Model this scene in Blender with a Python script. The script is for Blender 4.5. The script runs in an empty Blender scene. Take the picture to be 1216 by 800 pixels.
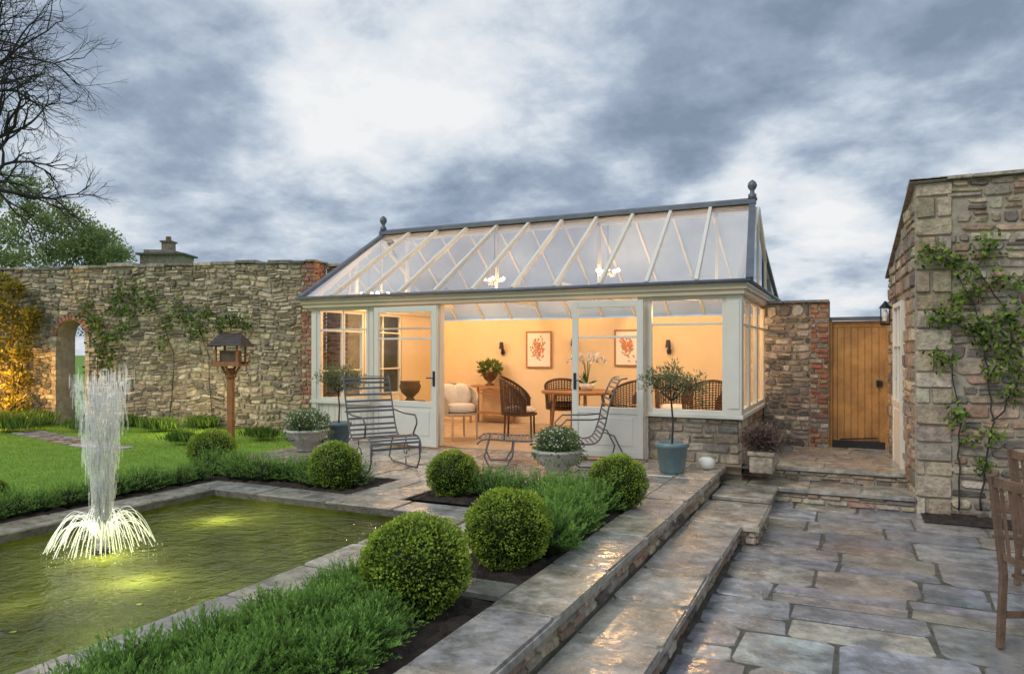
import bpy, math, random
import numpy as np
from mathutils import Vector, Matrix
random.seed(7); rng=np.random.default_rng(7)
S=bpy.context.scene; COL=S.collection
A=math.radians(25.5); CA,SA=math.cos(A),math.sin(A); F=854.; H=1.43; HV=417.
U_=random.uniform
def gp(u,v,z=0.):
    D=F*(H-z)/(v-HV); r=(u-608)/F; return Vector((D*(r*CA-SA), D*(r*SA+CA), z))
def py(u,v,Y):
    r=(u-608)/F; D=Y/(r*SA+CA); return Vector((D*(r*CA-SA), Y, H+(HV-v)/F*D))
def hit(u,v,p0,n):
    r=(u-608)/F; d=Vector((r*CA-SA, r*SA+CA, (HV-v)/F)); o=Vector((0,0,H)); n=Vector(n)
    return o+d*((Vector(p0)-o).dot(n)/d.dot(n))
WORLD=set()
class MB:
    def __init__(s,M=None): s.v=[];s.f=[];s.c=[];s.M=M;s.col=(1,1,1)
    def add(s,vs,fs,col=None):
        n=len(s.v)
        if s.M is not None: vs=[tuple(s.M@Vector(p)) for p in vs]
        else: vs=[tuple(p) for p in vs]
        s.v+=vs; s.f+=[tuple(n+i for i in f) for f in fs]; s.c+=[col or s.col]*len(fs); return s
    def box(s,x0,x1,y0,y1,z0,z1,col=None):
        return s.add([(x0,y0,z0),(x1,y0,z0),(x1,y1,z0),(x0,y1,z0),(x0,y0,z1),(x1,y0,z1),(x1,y1,z1),(x0,y1,z1)],
          [(0,3,2,1),(4,5,6,7),(0,1,5,4),(1,2,6,5),(2,3,7,6),(3,0,4,7)],col)
    def quad(s,a,b,c,d,col=None): return s.add([a,b,c,d],[(0,1,2,3)],col)
    def bar(s,p,q,w,h,up=(0,0,1),col=None):
        p=Vector(p);q=Vector(q);d=(q-p).normalized();up=Vector(up)
        if abs(d.dot(up))>.98: up=Vector((1,0,0))
        a=d.cross(up).normalized()*w/2; b=a.cross(d).normalized()*h/2
        return s.add([p-a-b,p+a-b,p+a+b,p-a+b,q-a-b,q+a-b,q+a+b,q-a+b],[(0,3,2,1),(4,5,6,7),(0,1,5,4),(1,2,6,5),(2,3,7,6),(3,0,4,7)],col)
    def tube(s,pts,rad,n=7,col=None):
        pts=[Vector(p) for p in pts]; k=len(pts)
        if not hasattr(rad,'__len__'): rad=[rad]*k
        vs=[];fs=[];ref=None
        for i,p in enumerate(pts):
            t=(pts[min(i+1,k-1)]-pts[max(i-1,0)]).normalized()
            if ref is None: ref=Vector((0,0,1)) if abs(t.z)<.9 else Vector((1,0,0))
            a=t.cross(ref).normalized(); b=a.cross(t).normalized(); ref=b
            for j in range(n):
                w=2*math.pi*j/n; vs.append(p+(a*math.cos(w)+b*math.sin(w))*rad[i])
        for i in range(k-1):
            for j in range(n): fs.append((i*n+j,i*n+(j+1)%n,(i+1)*n+(j+1)%n,(i+1)*n+j))
        fs.append(tuple(range(n))[::-1]); fs.append(tuple((k-1)*n+j for j in range(n)))
        return s.add(vs,fs,col)
    def lathe(s,prof,c=(0,0,0),n=20,col=None,sq=None):
        vs=[];fs=[];k=len(prof)
        for r,z in prof:
            for j in range(n):
                w=2*math.pi*j/n; vs.append((c[0]+r*math.cos(w),c[1]+r*math.sin(w),c[2]+z))
        for i in range(k-1):
            for j in range(n): fs.append((i*n+j,i*n+(j+1)%n,(i+1)*n+(j+1)%n,(i+1)*n+j))
        fs.append(tuple(range(n))[::-1]); fs.append(tuple((k-1)*n+j for j in range(n)))
        return s.add(vs,fs,col)
    def ball(s,c,r,col=None,n=12,sz=1.):
        return s.lathe([(max(r*math.sin(math.pi*i/8),1e-4),-r*sz*math.cos(math.pi*i/8)) for i in range(9)],c,n,col)
    def leaves(s,P,D,L,W,C):
        N=len(P); D=D/(np.linalg.norm(D,axis=1,keepdims=True)+1e-9)
        Sd=np.cross(D,rng.normal(size=(N,3))); Sd/=np.linalg.norm(Sd,axis=1,keepdims=True)+1e-9
        L=np.broadcast_to(np.asarray(L,float),(N,))[:,None]; W=np.broadcast_to(np.asarray(W,float),(N,))[:,None]
        mid=P+D*L*.5
        V=np.stack([P,mid+Sd*W/2,P+D*L,mid-Sd*W/2],1).reshape(-1,3)
        n=len(s.v); s.v+=[tuple(x) for x in V.tolist()]
        s.f+=[(i,i+1,i+2,i+3) for i in range(n,n+4*N,4)]; s.c+=[tuple(x) for x in np.clip(C,0,1).tolist()]
        return s
    def mesh(s,name,mat,smooth=False):
        me=bpy.data.meshes.new(name); me.from_pydata(s.v,[],s.f)
        at=me.color_attributes.new('Col','FLOAT_COLOR','CORNER')
        cn=np.array([len(f) for f in s.f]); c=np.array(s.c,dtype=np.float32).reshape(-1,3)
        c=np.concatenate([c,np.ones((len(c),1),np.float32)],1)
        at.data.foreach_set('color',np.repeat(c,cn,axis=0).ravel())
        if smooth: me.polygons.foreach_set('use_smooth',[True]*len(me.polygons))
        me.materials.append(mat); return me
    def build(s,name,mat,parent=None,smooth=False,bevel=0,loc=None):
        o=bpy.data.objects.new(name,s.mesh(name,mat,smooth)); COL.objects.link(o)
        if parent is not None:
            o.parent=parent
            if parent.name in WORLD: o.matrix_parent_inverse=Matrix.Translation(-parent.location)
        if loc is not None: o.location=loc
        if bevel:
            b=o.modifiers.new('b','BEVEL'); b.width=bevel; b.segments=2; b.limit_method='ANGLE'
        return o
def tag(o,label=None,cat=None,group=None,kind=None):
    for k,v in (('label',label),('category',cat),('group',group),('kind',kind)):
        if v: o[k]=v
    return o
def thing(name,label,cat,loc=(0,0,0),rz=0,group=None,world=False):
    o=bpy.data.objects.new(name,None); COL.objects.link(o); o.location=loc; o.rotation_euler=(0,0,rz); o.empty_display_size=.1
    if world: WORLD.add(o.name)
    return tag(o,label,cat,group)
def dup(r,loc,rz=0,label=None,sc=None,group=None):
    c=r.copy(); COL.objects.link(c); c.location=loc; c.rotation_euler=(0,0,rz)
    if sc: c.scale=(sc,sc,sc) if not hasattr(sc,'__len__') else sc
    if label: c['label']=label
    if group: c['group']=group
    for ch in list(r.children):
        d=ch.copy(); COL.objects.link(d); d.parent=c
        for g in list(ch.children):
            e=g.copy(); COL.objects.link(e); e.parent=d
    return c
def struct(o): o['kind']='structure'; return o
# ---------------- materials
def nt(name):
    m=bpy.data.materials.new(name); m.use_nodes=True; t=m.node_tree; t.nodes.clear(); return m,t
def N_(t,ty,**k):
    n=t.nodes.new('ShaderNode'+ty)
    for a,b in k.items():
        if a.startswith('i_'): n.inputs[a[2:].replace('_',' ')].default_value=b
        else: setattr(n,a,b)
    return n
def mat(name,col=(.5,.5,.5),rough=.6,bump=0.,bs=20.,var=.15,vs=5.,metal=0,attr=False,spec=.5,emit=0,rvar=0.,trans=0.,dist=.02,moss=None,ms=2.3,mr_=(.5,.66,.75),big=0.,tint=None,wet=0.):
    m,t=nt(name); L=t.links.new
    out=N_(t,'OutputMaterial'); b=N_(t,'BsdfPrincipled'); b.inputs['Roughness'].default_value=rough; b.inputs['Metallic'].default_value=metal
    b.inputs['Specular IOR Level'].default_value=spec
    tc=N_(t,'TexCoord')
    if attr: c=N_(t,'Attribute',attribute_name='Col').outputs['Color']
    else:
        r=N_(t,'RGB'); r.outputs[0].default_value=(*col,1); c=r.outputs[0]
    def patch(c,colr,scale,a,b_,mx_,off=0):
        mpn=N_(t,'Mapping'); mpn.inputs['Location'].default_value=(off,off,off); L(tc.outputs['Object'],mpn.inputs[0])
        n=N_(t,'TexNoise',i_Scale=scale,i_Detail=9.,i_Roughness=.7); L(mpn.outputs[0],n.inputs['Vector'])
        mr=N_(t,'MapRange'); L(n.outputs['Fac'],mr.inputs[0]); mr.inputs[1].default_value=a; mr.inputs[2].default_value=b_; mr.inputs[3].default_value=0; mr.inputs[4].default_value=mx_
        mx=N_(t,'Mix',data_type='RGBA'); L(mr.outputs[0],mx.inputs[0]); L(c,mx.inputs[6]); mx.inputs[7].default_value=(*colr,1); return mx.outputs[2]
    if var:
        n=N_(t,'TexNoise',i_Scale=vs,i_Detail=7.,i_Roughness=.65); L(tc.outputs['Object'],n.inputs['Vector'])
        mr=N_(t,'MapRange'); L(n.outputs['Fac'],mr.inputs[0]); mr.inputs[1].default_value=.3; mr.inputs[2].default_value=.7
        mr.inputs[3].default_value=1-var; mr.inputs[4].default_value=1+var
        s=N_(t,'VectorMath',operation='SCALE'); L(c,s.inputs[0]); L(mr.outputs[0],s.inputs['Scale']); c=s.outputs[0]
        if rvar:
            n3=N_(t,'TexNoise',i_Scale=vs*.6,i_Detail=5.,i_Roughness=.6); L(tc.outputs['Object'],n3.inputs['Vector'])
            m2=N_(t,'MapRange'); L(n3.outputs['Fac'],m2.inputs[0]); m2.inputs[1].default_value=.38; m2.inputs[2].default_value=.62
            m2.inputs[3].default_value=max(rough-rvar,.08); m2.inputs[4].default_value=rough+rvar; L(m2.outputs[0],b.inputs['Roughness'])
    if moss: c=patch(c,moss,ms,*mr_)
    if tint: c=patch(c,tint,ms*.6,.5,.65,.55,7.3)
    if wet:
        n5=N_(t,'TexNoise',i_Scale=1.3,i_Detail=6.,i_Roughness=.6); L(tc.outputs['Object'],n5.inputs['Vector'])
        m5=N_(t,'MapRange'); L(n5.outputs['Fac'],m5.inputs[0]); m5.inputs[1].default_value=.38; m5.inputs[2].default_value=.6; m5.inputs[3].default_value=.05; m5.inputs[4].default_value=wet
        L(m5.outputs[0],b.inputs['Coat Weight']); b.inputs['Coat Roughness'].default_value=.14; b.inputs['Coat IOR'].default_value=1.5
        n6=N_(t,'TexNoise',i_Scale=7.,i_Detail=6.); L(tc.outputs['Object'],n6.inputs['Vector']); b6=N_(t,'Bump',i_Strength=.5,i_Distance=.014); L(n6.outputs['Fac'],b6.inputs['Height']); L(b6.outputs[0],b.inputs['Coat Normal'])
    L(c,b.inputs['Base Color'])
    if bump:
        n=N_(t,'TexNoise',i_Scale=bs,i_Detail=8.,i_Roughness=.6); L(tc.outputs['Object'],n.inputs['Vector'])
        hgt=n.outputs['Fac']
        if big:
            n4=N_(t,'TexNoise',i_Scale=big,i_Detail=3.); L(tc.outputs['Object'],n4.inputs['Vector'])
            aa=N_(t,'Math',operation='MULTIPLY_ADD'); L(n4.outputs['Fac'],aa.inputs[0]); aa.inputs[1].default_value=2.2; L(hgt,aa.inputs[2]); hgt=aa.outputs[0]
        bp=N_(t,'Bump'); bp.inputs['Strength'].default_value=bump; bp.inputs['Distance'].default_value=dist
        L(hgt,bp.inputs['Height']); L(bp.outputs[0],b.inputs['Normal'])
    if emit: b.inputs['Emission Color'].default_value=(*col,1); b.inputs['Emission Strength'].default_value=emit
    if trans:
        tr=N_(t,'BsdfTranslucent'); L(c,tr.inputs[0]); mx=N_(t,'MixShader'); mx.inputs[0].default_value=trans
        L(b.outputs[0],mx.inputs[1]); L(tr.outputs[0],mx.inputs[2]); L(mx.outputs[0],out.inputs[0])
    else: L(b.outputs[0],out.inputs[0])
    return m
def glassmat(name,add=.05,mul=1.3,tint=(.95,.97,.97),haze=0.,ior=1.5,rough=.02,wave=None,hc=(.7,.75,.8),tl=False):
    m,t=nt(name); L=t.links.new; out=N_(t,'OutputMaterial'); tr=N_(t,'BsdfTransparent'); tr.inputs[0].default_value=(*tint,1)
    g=N_(t,'BsdfGlossy'); g.inputs['Roughness'].default_value=rough; fr=N_(t,'Fresnel',i_IOR=ior)
    ma=N_(t,'Math',operation='MULTIPLY_ADD',use_clamp=True); L(fr.outputs[0],ma.inputs[0]); ma.inputs[1].default_value=mul; ma.inputs[2].default_value=add
    if wave:
        tc=N_(t,'TexCoord'); n=N_(t,'TexNoise',i_Scale=wave[0],i_Detail=3.,i_Distortion=.6); L(tc.outputs['Object'],n.inputs['Vector'])
        n2=N_(t,'TexNoise',i_Scale=wave[0]*5,i_Detail=2.); L(tc.outputs['Object'],n2.inputs['Vector'])
        ad=N_(t,'Math',operation='MULTIPLY_ADD'); L(n2.outputs[0],ad.inputs[0]); ad.inputs[1].default_value=.3; L(n.outputs[0],ad.inputs[2])
        bp=N_(t,'Bump',i_Strength=wave[1],i_Distance=wave[2]); L(ad.outputs[0],bp.inputs['Height']); L(bp.outputs[0],g.inputs['Normal']); L(bp.outputs[0],fr.inputs['Normal'])
    src=tr.outputs[0]
    if haze:
        d=N_(t,'BsdfTranslucent' if tl else 'BsdfDiffuse'); d.inputs[0].default_value=(*hc,1); mh=N_(t,'MixShader'); mh.inputs[0].default_value=haze
        L(tr.outputs[0],mh.inputs[1]); L(d.outputs[0],mh.inputs[2]); src=mh.outputs[0]
    mx=N_(t,'MixShader'); L(ma.outputs[0],mx.inputs[0]); L(src,mx.inputs[1]); L(g.outputs[0],mx.inputs[2]); L(mx.outputs[0],out.inputs[0])
    return m
STONE=mat('weathered_stone',attr=True,rough=.85,bump=.9,bs=28,var=.4,vs=14,dist=.02,moss=(.2,.17,.13),ms=5.,big=8.)
OLDST=mat('old_rubble_stone',attr=True,rough=.9,bump=.9,bs=22,var=.45,vs=11,dist=.025,moss=(.2,.18,.115),ms=3.,mr_=(.5,.66,.6),big=7.)
PIERM=mat('grey_rubble_stone',attr=True,rough=.9,bump=.9,bs=22,var=.4,vs=11,dist=.025)
FLAG=mat('wet_flagstone',attr=True,rough=.3,bump=.5,bs=16,var=.45,vs=7,rvar=.15,dist=.014,moss=(.12,.13,.135),ms=3.2,mr_=(.46,.62,.8),big=4.,tint=(.4,.34,.25),wet=.7)
FLAGP=mat('wet_patio_flagstone',attr=True,rough=.32,bump=.55,bs=16,var=.5,vs=7,rvar=.16,dist=.014,moss=(.115,.125,.13),ms=3.,mr_=(.45,.62,.85),big=4.,tint=(.37,.32,.25),wet=.85)
COPE=mat('coping_stone',attr=True,rough=.36,bump=.65,bs=18,var=.5,vs=9,rvar=.17,dist=.014,moss=(.15,.14,.115),ms=4.,mr_=(.46,.62,.85),big=5.,tint=(.42,.35,.26),wet=.7)
MORT=mat('lime_mortar',(.36,.32,.25),.95,.6,40,.25,8)
JOINT=mat('dark_joint',(.12,.115,.095),.95,.5,40,.4,8,spec=.1)
BRICK=mat('old_brick',attr=True,rough=.85,bump=.7,bs=40,var=.45,vs=14,moss=(.22,.18,.13),ms=9.)
PAINT=mat('cream_grey_painted_timber',(.72,.7,.62),.45,.05,60,.06,3)
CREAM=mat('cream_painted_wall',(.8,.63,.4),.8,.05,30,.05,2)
FASC=mat('stone_coloured_fascia',(.62,.54,.4),.5,.05,30,.06,3)
LEAD=mat('grey_lead',(.13,.15,.18),.5,.2,15,.2,5,metal=.3)
WOOD=mat('oak_boards',(.5,.25,.075),.5,.4,22,.4,3)
WOODD=mat('weathered_teak',(.16,.1,.065),.65,.4,40,.35,8)
POST=mat('stained_post_timber',(.34,.14,.05),.6,.4,30,.3,6)
SHING=mat('dark_shingle',(.07,.055,.05),.7,.5,30,.3,8)
IRON=mat('grey_painted_iron',(.13,.13,.135),.45,.1,30,.1,5,metal=.3)
DARKM=mat('dark_metal',(.04,.04,.045),.5,.1,30,.1,5,metal=.5)
LEAF=mat('leaf_green',attr=True,rough=.55,var=.25,vs=3,trans=.35,spec=.3)
BARK=mat('bark',(.045,.038,.035),.9,.6,20,.3,8)
SOIL=mat('dark_soil',(.045,.033,.024),.95,1.,14,.5,9,dist=.06)
GRASSG=mat('lawn_ground',(.17,.3,.035),.95,.8,30,.3,2.5)
POOLW=mat('green_pool_lining',(.15,.17,.04),.8,.6,8,.7,2)
RATTAN=mat('brown_rattan',(.11,.055,.03),.6,.3,60,.25,20)
BAMB=mat('cane_timber',(.36,.17,.065),.5,.2,40,.2,15)
CUSH=mat('cream_cushion',(.82,.76,.66),.9,.2,40,.08,8)
TERRA=mat('blue_grey_glaze',(.14,.21,.23),.4,.2,20,.2,6)
STONEP=mat('pale_carved_stone',(.46,.44,.38),.85,.7,30,.3,12)
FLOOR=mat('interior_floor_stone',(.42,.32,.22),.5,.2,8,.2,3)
WHITE=mat('white_mount',(.8,.78,.72),.8,var=0)
GLASS=glassmat('window_glass',.0,.7)
RGLASS=glassmat('roof_glass',.34,1.4,tint=(.84,.91,.97),haze=.16,hc=(.55,.7,.88),rough=.03)
RGLASSB=glassmat('rear_roof_glass',.08,1.,tint=(.9,.95,.98),haze=.5,hc=(.56,.66,.78))
WATER=glassmat('pond_water',.03,1.15,tint=(.62,.7,.32),ior=1.33,rough=.03,wave=(6.,.7,.045),haze=.26,hc=(.4,.47,.12),tl=True)
# ---------------- stone generator
def stones(m,O,U,V,W,Hh,ch,cw,pal,gap=.012,dep=.03,jit=.006,skip=None,warp=0.,split=.15,cut=.22,cv=.18,bev=.012):
    O=Vector(O);U=Vector(U).normalized();V=Vector(V).normalized();N=U.cross(V); v=0.
    def em(u,v,w,h):
        if skip and skip(u+w/2,v+h/2): return
        c=random.choice(pal); k=U_(1-cv,1+cv); col=tuple(min(1,x*k*U_(.96,1.04)) for x in c)
        g=gap/2; x0,x1,y0,y1=u+g,u+w-g,v+g,v+h-g
        if x1-x0<.01 or y1-y0<.01: return
        q=min(x1-x0,y1-y0)*cut; J=lambda:U_(-jit,jit)
        pp=[(x0+q*U_(.3,1),y0),(x1-q*U_(.3,1),y0),(x1,y0+q*U_(.3,1)),(x1,y1-q*U_(.3,1)),(x1-q*U_(.3,1),y1),(x0+q*U_(.3,1),y1),(x0,y1-q*U_(.3,1)),(x0,y0+q*U_(.3,1))]
        pp=[(a+J(),b+J()) for a,b in pp]
        cx,cy=(x0+x1)/2,(y0+y1)/2; d=dep*U_(.55,1.15); tx,ty=U_(-.2,.2)*dep,U_(-.2,.2)*dep
        if dep<.013: tx=ty=0
        b=min(bev,.18*(y1-y0)); sx=1-2*b/(x1-x0); sy=1-2*b/(y1-y0)
        def W3(a,b2,dd):
            if warp: b2+=warp*(math.sin(a*1.7+O.x)+.6*math.sin(a*4.3+b2*2)+.5*math.sin(a*9.1+b2*5)); 
            return O+U*a+V*b2+N*dd
        vs=[W3(a,b2,-.004) for a,b2 in pp]+[W3(cx+(a-cx)*sx,cy+(b2-cy)*sy,d+tx*(a-cx)/(x1-x0)*2+ty*(b2-cy)/(y1-y0)*2) for a,b2 in pp]
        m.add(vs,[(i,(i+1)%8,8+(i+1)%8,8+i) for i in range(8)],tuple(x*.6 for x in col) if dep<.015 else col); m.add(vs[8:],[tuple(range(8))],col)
    while v<Hh-1e-3:
        h=U_(*ch)
        if v+h>Hh-ch[0]*.7: h=Hh-v
        u=0.; first=True
        while u<W-1e-3:
            w=U_(*cw)*(U_(.4,1) if first else 1); first=False
            if u+w>W-cw[0]*.7: w=W-u
            if random.random()<split and h>ch[0]*1.1:
                k=U_(.35,.65); em(u,v,w,h*k); em(u,v+h*k,w,h*(1-k))
            else: em(u,v,w,h)
            u+=w
        v+=h
    return m
BUFF=[(.44,.36,.26),(.4,.32,.22),(.31,.26,.21),(.48,.42,.32),(.21,.18,.155),(.5,.41,.29),(.35,.29,.23),(.17,.14,.12),(.38,.24,.17),(.42,.29,.2),(.3,.2,.14)]
OLD=[(.4,.33,.235),(.47,.39,.275),(.3,.26,.2),(.52,.44,.31),(.2,.175,.135),(.44,.36,.24),(.57,.5,.38)]
PIER=[(.3,.28,.26),(.4,.37,.33),(.2,.19,.18),(.5,.47,.42),(.15,.145,.14),(.34,.29,.26),(.56,.53,.48),(.26,.25,.24)]
PAVE=[(.31,.33,.36),(.37,.365,.35),(.24,.26,.3),(.42,.38,.31),(.33,.34,.36),(.45,.41,.33),(.28,.29,.3),(.38,.39,.39),(.35,.31,.26)]
TERR=[(.42,.38,.32),(.36,.34,.3),(.46,.41,.34),(.33,.32,.3)]
CP=[(.42,.39,.33),(.36,.35,.32),(.47,.42,.33),(.32,.32,.31)]
RB=[(.36,.16,.11),(.31,.13,.09),(.4,.2,.13),(.24,.12,.09),(.35,.25,.18)]
DK=(.1,.095,.08)
# ---------------- setting
m=MB(); m.quad((-400,-400,-.95),(400,-400,-.95),(400,400,-.95),(-400,400,-.95)); struct(m.build('ground',GRASSG))
m=MB()
for r in ((-60,-6.86,-20,5.8),(-60,-7.6,5.8,60),(-7.6,-7.2,5.8,6.4)): m.quad((r[0],r[2],-.012),(r[1],r[2],-.012),(r[1],r[3],-.012),(r[0],r[3],-.012))
struct(m.build('lawn',GRASSG))
m=MB(); m.quad((-1,-3,-.358),(9,-3,-.358),(9,9.3,-.358),(-1,9.3,-.358)); struct(m.build('patio_joint',JOINT))
m=stones(MB(),(-.95,-1.5,-.362),(1,0,0),(0,1,0),8.5,10.6,(.34,.72),(.42,1.1),PAVE,gap=.008,dep=.0125,jit=.014,split=.25,cut=.16,bev=.012,warp=.016,cv=.18)
struct(m.build('patio',FLAGP))
m=MB()
for r in ((-7.6,-1.47,6.75,9.5),(-4.6,-3.95,5.75,6.75),(-3.0,-2.45,3.7,5.95),(-2.45,-1.8,3.7,4.02),(-1.5,-.9,9.2,9.6)): m.quad((r[0],r[2],-.0095),(r[1],r[2],-.0095),(r[1],r[3],-.0095),(r[0],r[3],-.0095))
struct(m.build('terrace_joint',JOINT))
m=MB()
for x0,x1,y0,y1 in ((-7.6,-1.86,6.75,9.34),(-4.6,-3.95,5.83,6.75),(-2.95,-2.45,3.75,5.95),(-2.45,-1.86,3.75,4.02)):
    stones(m,(x0,y0,-.012),(1,0,0),(0,1,0),x1-x0,y1-y0,(.4,.65),(.4,.8),TERR,gap=.012,dep=.012,jit=.007,split=.15,cut=.1,bev=.008)
struct(m.build('terrace',FLAG))
def soil(name,x0,x1,y0,y1):
    m=MB(); nx=max(2,int((x1-x0)/.045)); ny=max(2,int((y1-y0)/.045)); vs=[];fs=[]
    for j in range(ny+1):
        for i in range(nx+1):
            e=(i in(0,nx) or j in (0,ny)); vs.append((x0+(x1-x0)*i/nx+(0 if e else U_(-.012,.012)),y0+(y1-y0)*j/ny,-.02+(0 if e else U_(-.015,.03))))
    for j in range(ny):
        for i in range(nx): a=j*(nx+1)+i; fs.append((a,a+1,a+nx+2,a+nx+1))
    m.add(vs,fs); return struct(m.build(name,SOIL))
soil('soil_bed',-2.97,-1.86,-1,3.72); soil('soil_bed',-2.45,-1.86,4.02,6.75); soil('soil_bed',-3.95,-2.45,5.95,6.75)
soil('soil_bed',-7.2,-4.6,5.81,6.75); soil('soil_bed',-6.86,-6.4,-1,5.8); soil('soil_bed',.65,3.4,8.6,9.1).location.z=-.322
# pool
PX0,PX1,PY0,PY1=-6.05,-3.34,-1.2,5.45
m=MB()
m.quad((PX0,PY0,-.75),(PX1,PY0,-.75),(PX1,PY1,-.75),(PX0,PY1,-.75))
m.quad((PX0,PY1,-.75),(PX1,PY1,-.75),(PX1,PY1,-.05),(PX0,PY1,-.05)); m.quad((PX0,PY0,-.75),(PX0,PY1,-.75),(PX0,PY1,-.05),(PX0,PY0,-.05))
m.quad((PX1,PY1,-.75),(PX1,PY0,-.75),(PX1,PY0,-.05),(PX1,PY1,-.05)); m.quad((PX1,PY0,-.75),(PX0,PY0,-.75),(PX0,PY0,-.05),(PX1,PY0,-.05))
struct(m.build('pool_basin',POOLW))
m=MB(); m.quad((PX0,PY0,-.09),(PX1,PY0,-.09),(PX1,PY1,-.09),(PX0,PY1,-.09)); struct(m.build('water',WATER))
t=thing('pool_coping','wide pale stone coping edging the rectangular pond','kerb',(-4.7,2,0),world=True)
cm=MB(); cm.col=DK; cm.box(PX1-.026,PX1+.36,PY0,PY1+.36,-.07,-.01); cm.box(PX0-.36,PX0+.026,PY0,PY1+.36,-.07,-.01); cm.box(PX0+.026,PX1-.026,PY1-.026,PY1+.36,-.07,-.01); cm.build('coping_edge',STONE,t)
m=MB()
stones(m,(PX1-.03,PY0,-.012),(1,0,0),(0,1,0),.39,PY1-.03-PY0,(.55,.95),(.39,.4),CP,gap=.012,dep=.014,jit=.005,split=0,cut=.06,bev=.01)
stones(m,(PX0-.36,PY0,-.012),(1,0,0),(0,1,0),.39,PY1-.03-PY0,(.55,.95),(.39,.4),CP,gap=.012,dep=.014,jit=.005,split=0,cut=.06,bev=.01)
stones(m,(PX0-.36,PY1-.03,-.012),(1,0,0),(0,1,0),PX1-PX0+.72,.39,(.39,.4),(.55,.95),CP,gap=.012,dep=.014,jit=.005,split=0,cut=.06,bev=.01)
m.build('coping_slabs',COPE,t)
# retaining ledges
t=thing('retaining_wall','low stone retaining wall with flat coping between planting bed and patio steps','wall',(-1.6,3,-.35),world=True)
m=MB(); m.box(-1.82,-1.48,-1,8.9,-.5,-.05); m.build('wall_core',MORT,t)
m=stones(MB(),(-1.48,-1,-.18),(0,1,0),(0,0,1),9.9,.135,(.05,.075),(.1,.24),BUFF,gap=.01,dep=.025,split=.1); m.build('stonework',STONE,t)
m=MB(); m.box(-1.86,-1.44,-1,9.3,-.05,-.0085,CP[1]); stones(m,(-1.86,-1,-.006),(1,0,0),(0,1,0),.42,10.3,(.45,.95),(.42,.43),CP,gap=.008,dep=.012,jit=.008,split=0,cut=.1,bev=.008); m.build('coping',COPE,t)
t=thing('garden_step','long low stone step running along the patio edge','step',(-1.2,3,-.35),world=True)
m=MB(); m.box(-1.44,-.99,-1,7.95,-.5,-.22); m.box(-.99,-.83,6.93,7.95,-.5,-.22); m.build('step_core',MORT,t)
m=stones(MB(),(-.99,-1,-.35),(0,1,0),(0,0,1),7.93,.13,(.05,.08),(.1,.26),BUFF,gap=.01,dep=.025,split=.1); m.build('riser',STONE,t)
m=stones(MB(),(-.99,6.93,-.35),(1,0,0),(0,0,1),.17,.13,(.05,.08),(.08,.15),BUFF,gap=.01,dep=.025,split=.1)
stones(m,(-.83,6.93,-.35),(0,1,0),(0,0,1),1.02,.13,(.05,.08),(.1,.26),BUFF,gap=.01,dep=.025,split=.1); m.build('riser',STONE,t)
m=MB(); m.box(-1.44,-.94,-1,6.88,-.22,-.1835,CP[1]); m.box(-1.44,-.79,6.88,7.97,-.22,-.1835,CP[2])
stones(m,(-1.44,-1,-.181),(1,0,0),(0,1,0),.5,7.88,(.45,1.0),(.5,.51),CP,gap=.009,dep=.012,jit=.009,split=0,cut=.1,bev=.008)
stones(m,(-1.44,6.88,-.181),(1,0,0),(0,1,0),.65,1.09,(.5,.6),(.65,.66),CP,gap=.012,dep=.012,jit=.006,split=0,cut=.06,bev=.008); m.build('tread',COPE,t)
t=thing('stone_steps','two broad stone steps climbing to the oak gate','steps',(-.2,9.3,-.35),world=True)
m=MB(); m.box(-1.44,.62,9.08,12,-.5,-.22); m.box(-1.44,.62,9.64,12,-.22,-.05); m.build('step_core',MORT,t)
m=stones(MB(),(-1.44,9.08,-.35),(1,0,0),(0,0,1),2.05,.13,(.05,.08),(.12,.3),BUFF,gap=.01,dep=.025); m.build('riser',STONE,t)
m=stones(MB(),(-1.44,9.64,-.18),(1,0,0),(0,0,1),2.05,.13,(.05,.08),(.12,.3),BUFF,gap=.01,dep=.025); m.build('riser',STONE,t)
m=MB(); m.box(-1.47,.6,9.03,9.66,-.22,-.1835,CP[1]); m.box(-1.47,.6,9.59,12.1,-.05,-.0135,CP[0])
stones(m,(-1.47,9.03,-.181),(1,0,0),(0,1,0),2.07,.63,(.5,.63),(.5,.9),CP,gap=.012,dep=.012,split=0,cut=.08,bev=.008)
stones(m,(-1.25,9.59,-.011),(1,0,0),(0,1,0),1.85,2.4,(.45,.6),(.45,.8),CP,gap=.012,dep=.012,split=0,cut=.08,bev=.008); m.build('tread',COPE,t)
t=thing('corner_step','small square stone step beside the right corner of the glass room','step',(-1.2,8.5,-.35),world=True)
m=MB(); m.box(-1.44,-.86,8.25,9.05,-.35,-.22,BUFF[2]); stones(m,(-1.44,8.25,-.35),(1,0,0),(0,0,1),.58,.13,(.06,.08),(.12,.25),BUFF,dep=.02); m.build('riser',STONE,t)
m=MB(); m.box(-1.44,-.82,8.2,9.025,-.22,-.17,CP[0]); m.build('tread',COPE,t,bevel=.01)
t=MB()
pa=[gp(30,512),gp(60,518),gp(95,525),gp(140,533)]
for i in range(3):
    a,b=pa[i],pa[i+1]; d=(b-a); L=d.length; d.normalize(); n=Vector((-d.y,d.x,0))
    stones(t,a-n*.25+Vector((0,0,-.006)),d,n,L,.5,(.12,.18),(.15,.25),PIER+RB[3:],gap=.012,dep=.012,split=0)
struct(t.build('garden_path',BRICK))
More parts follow.
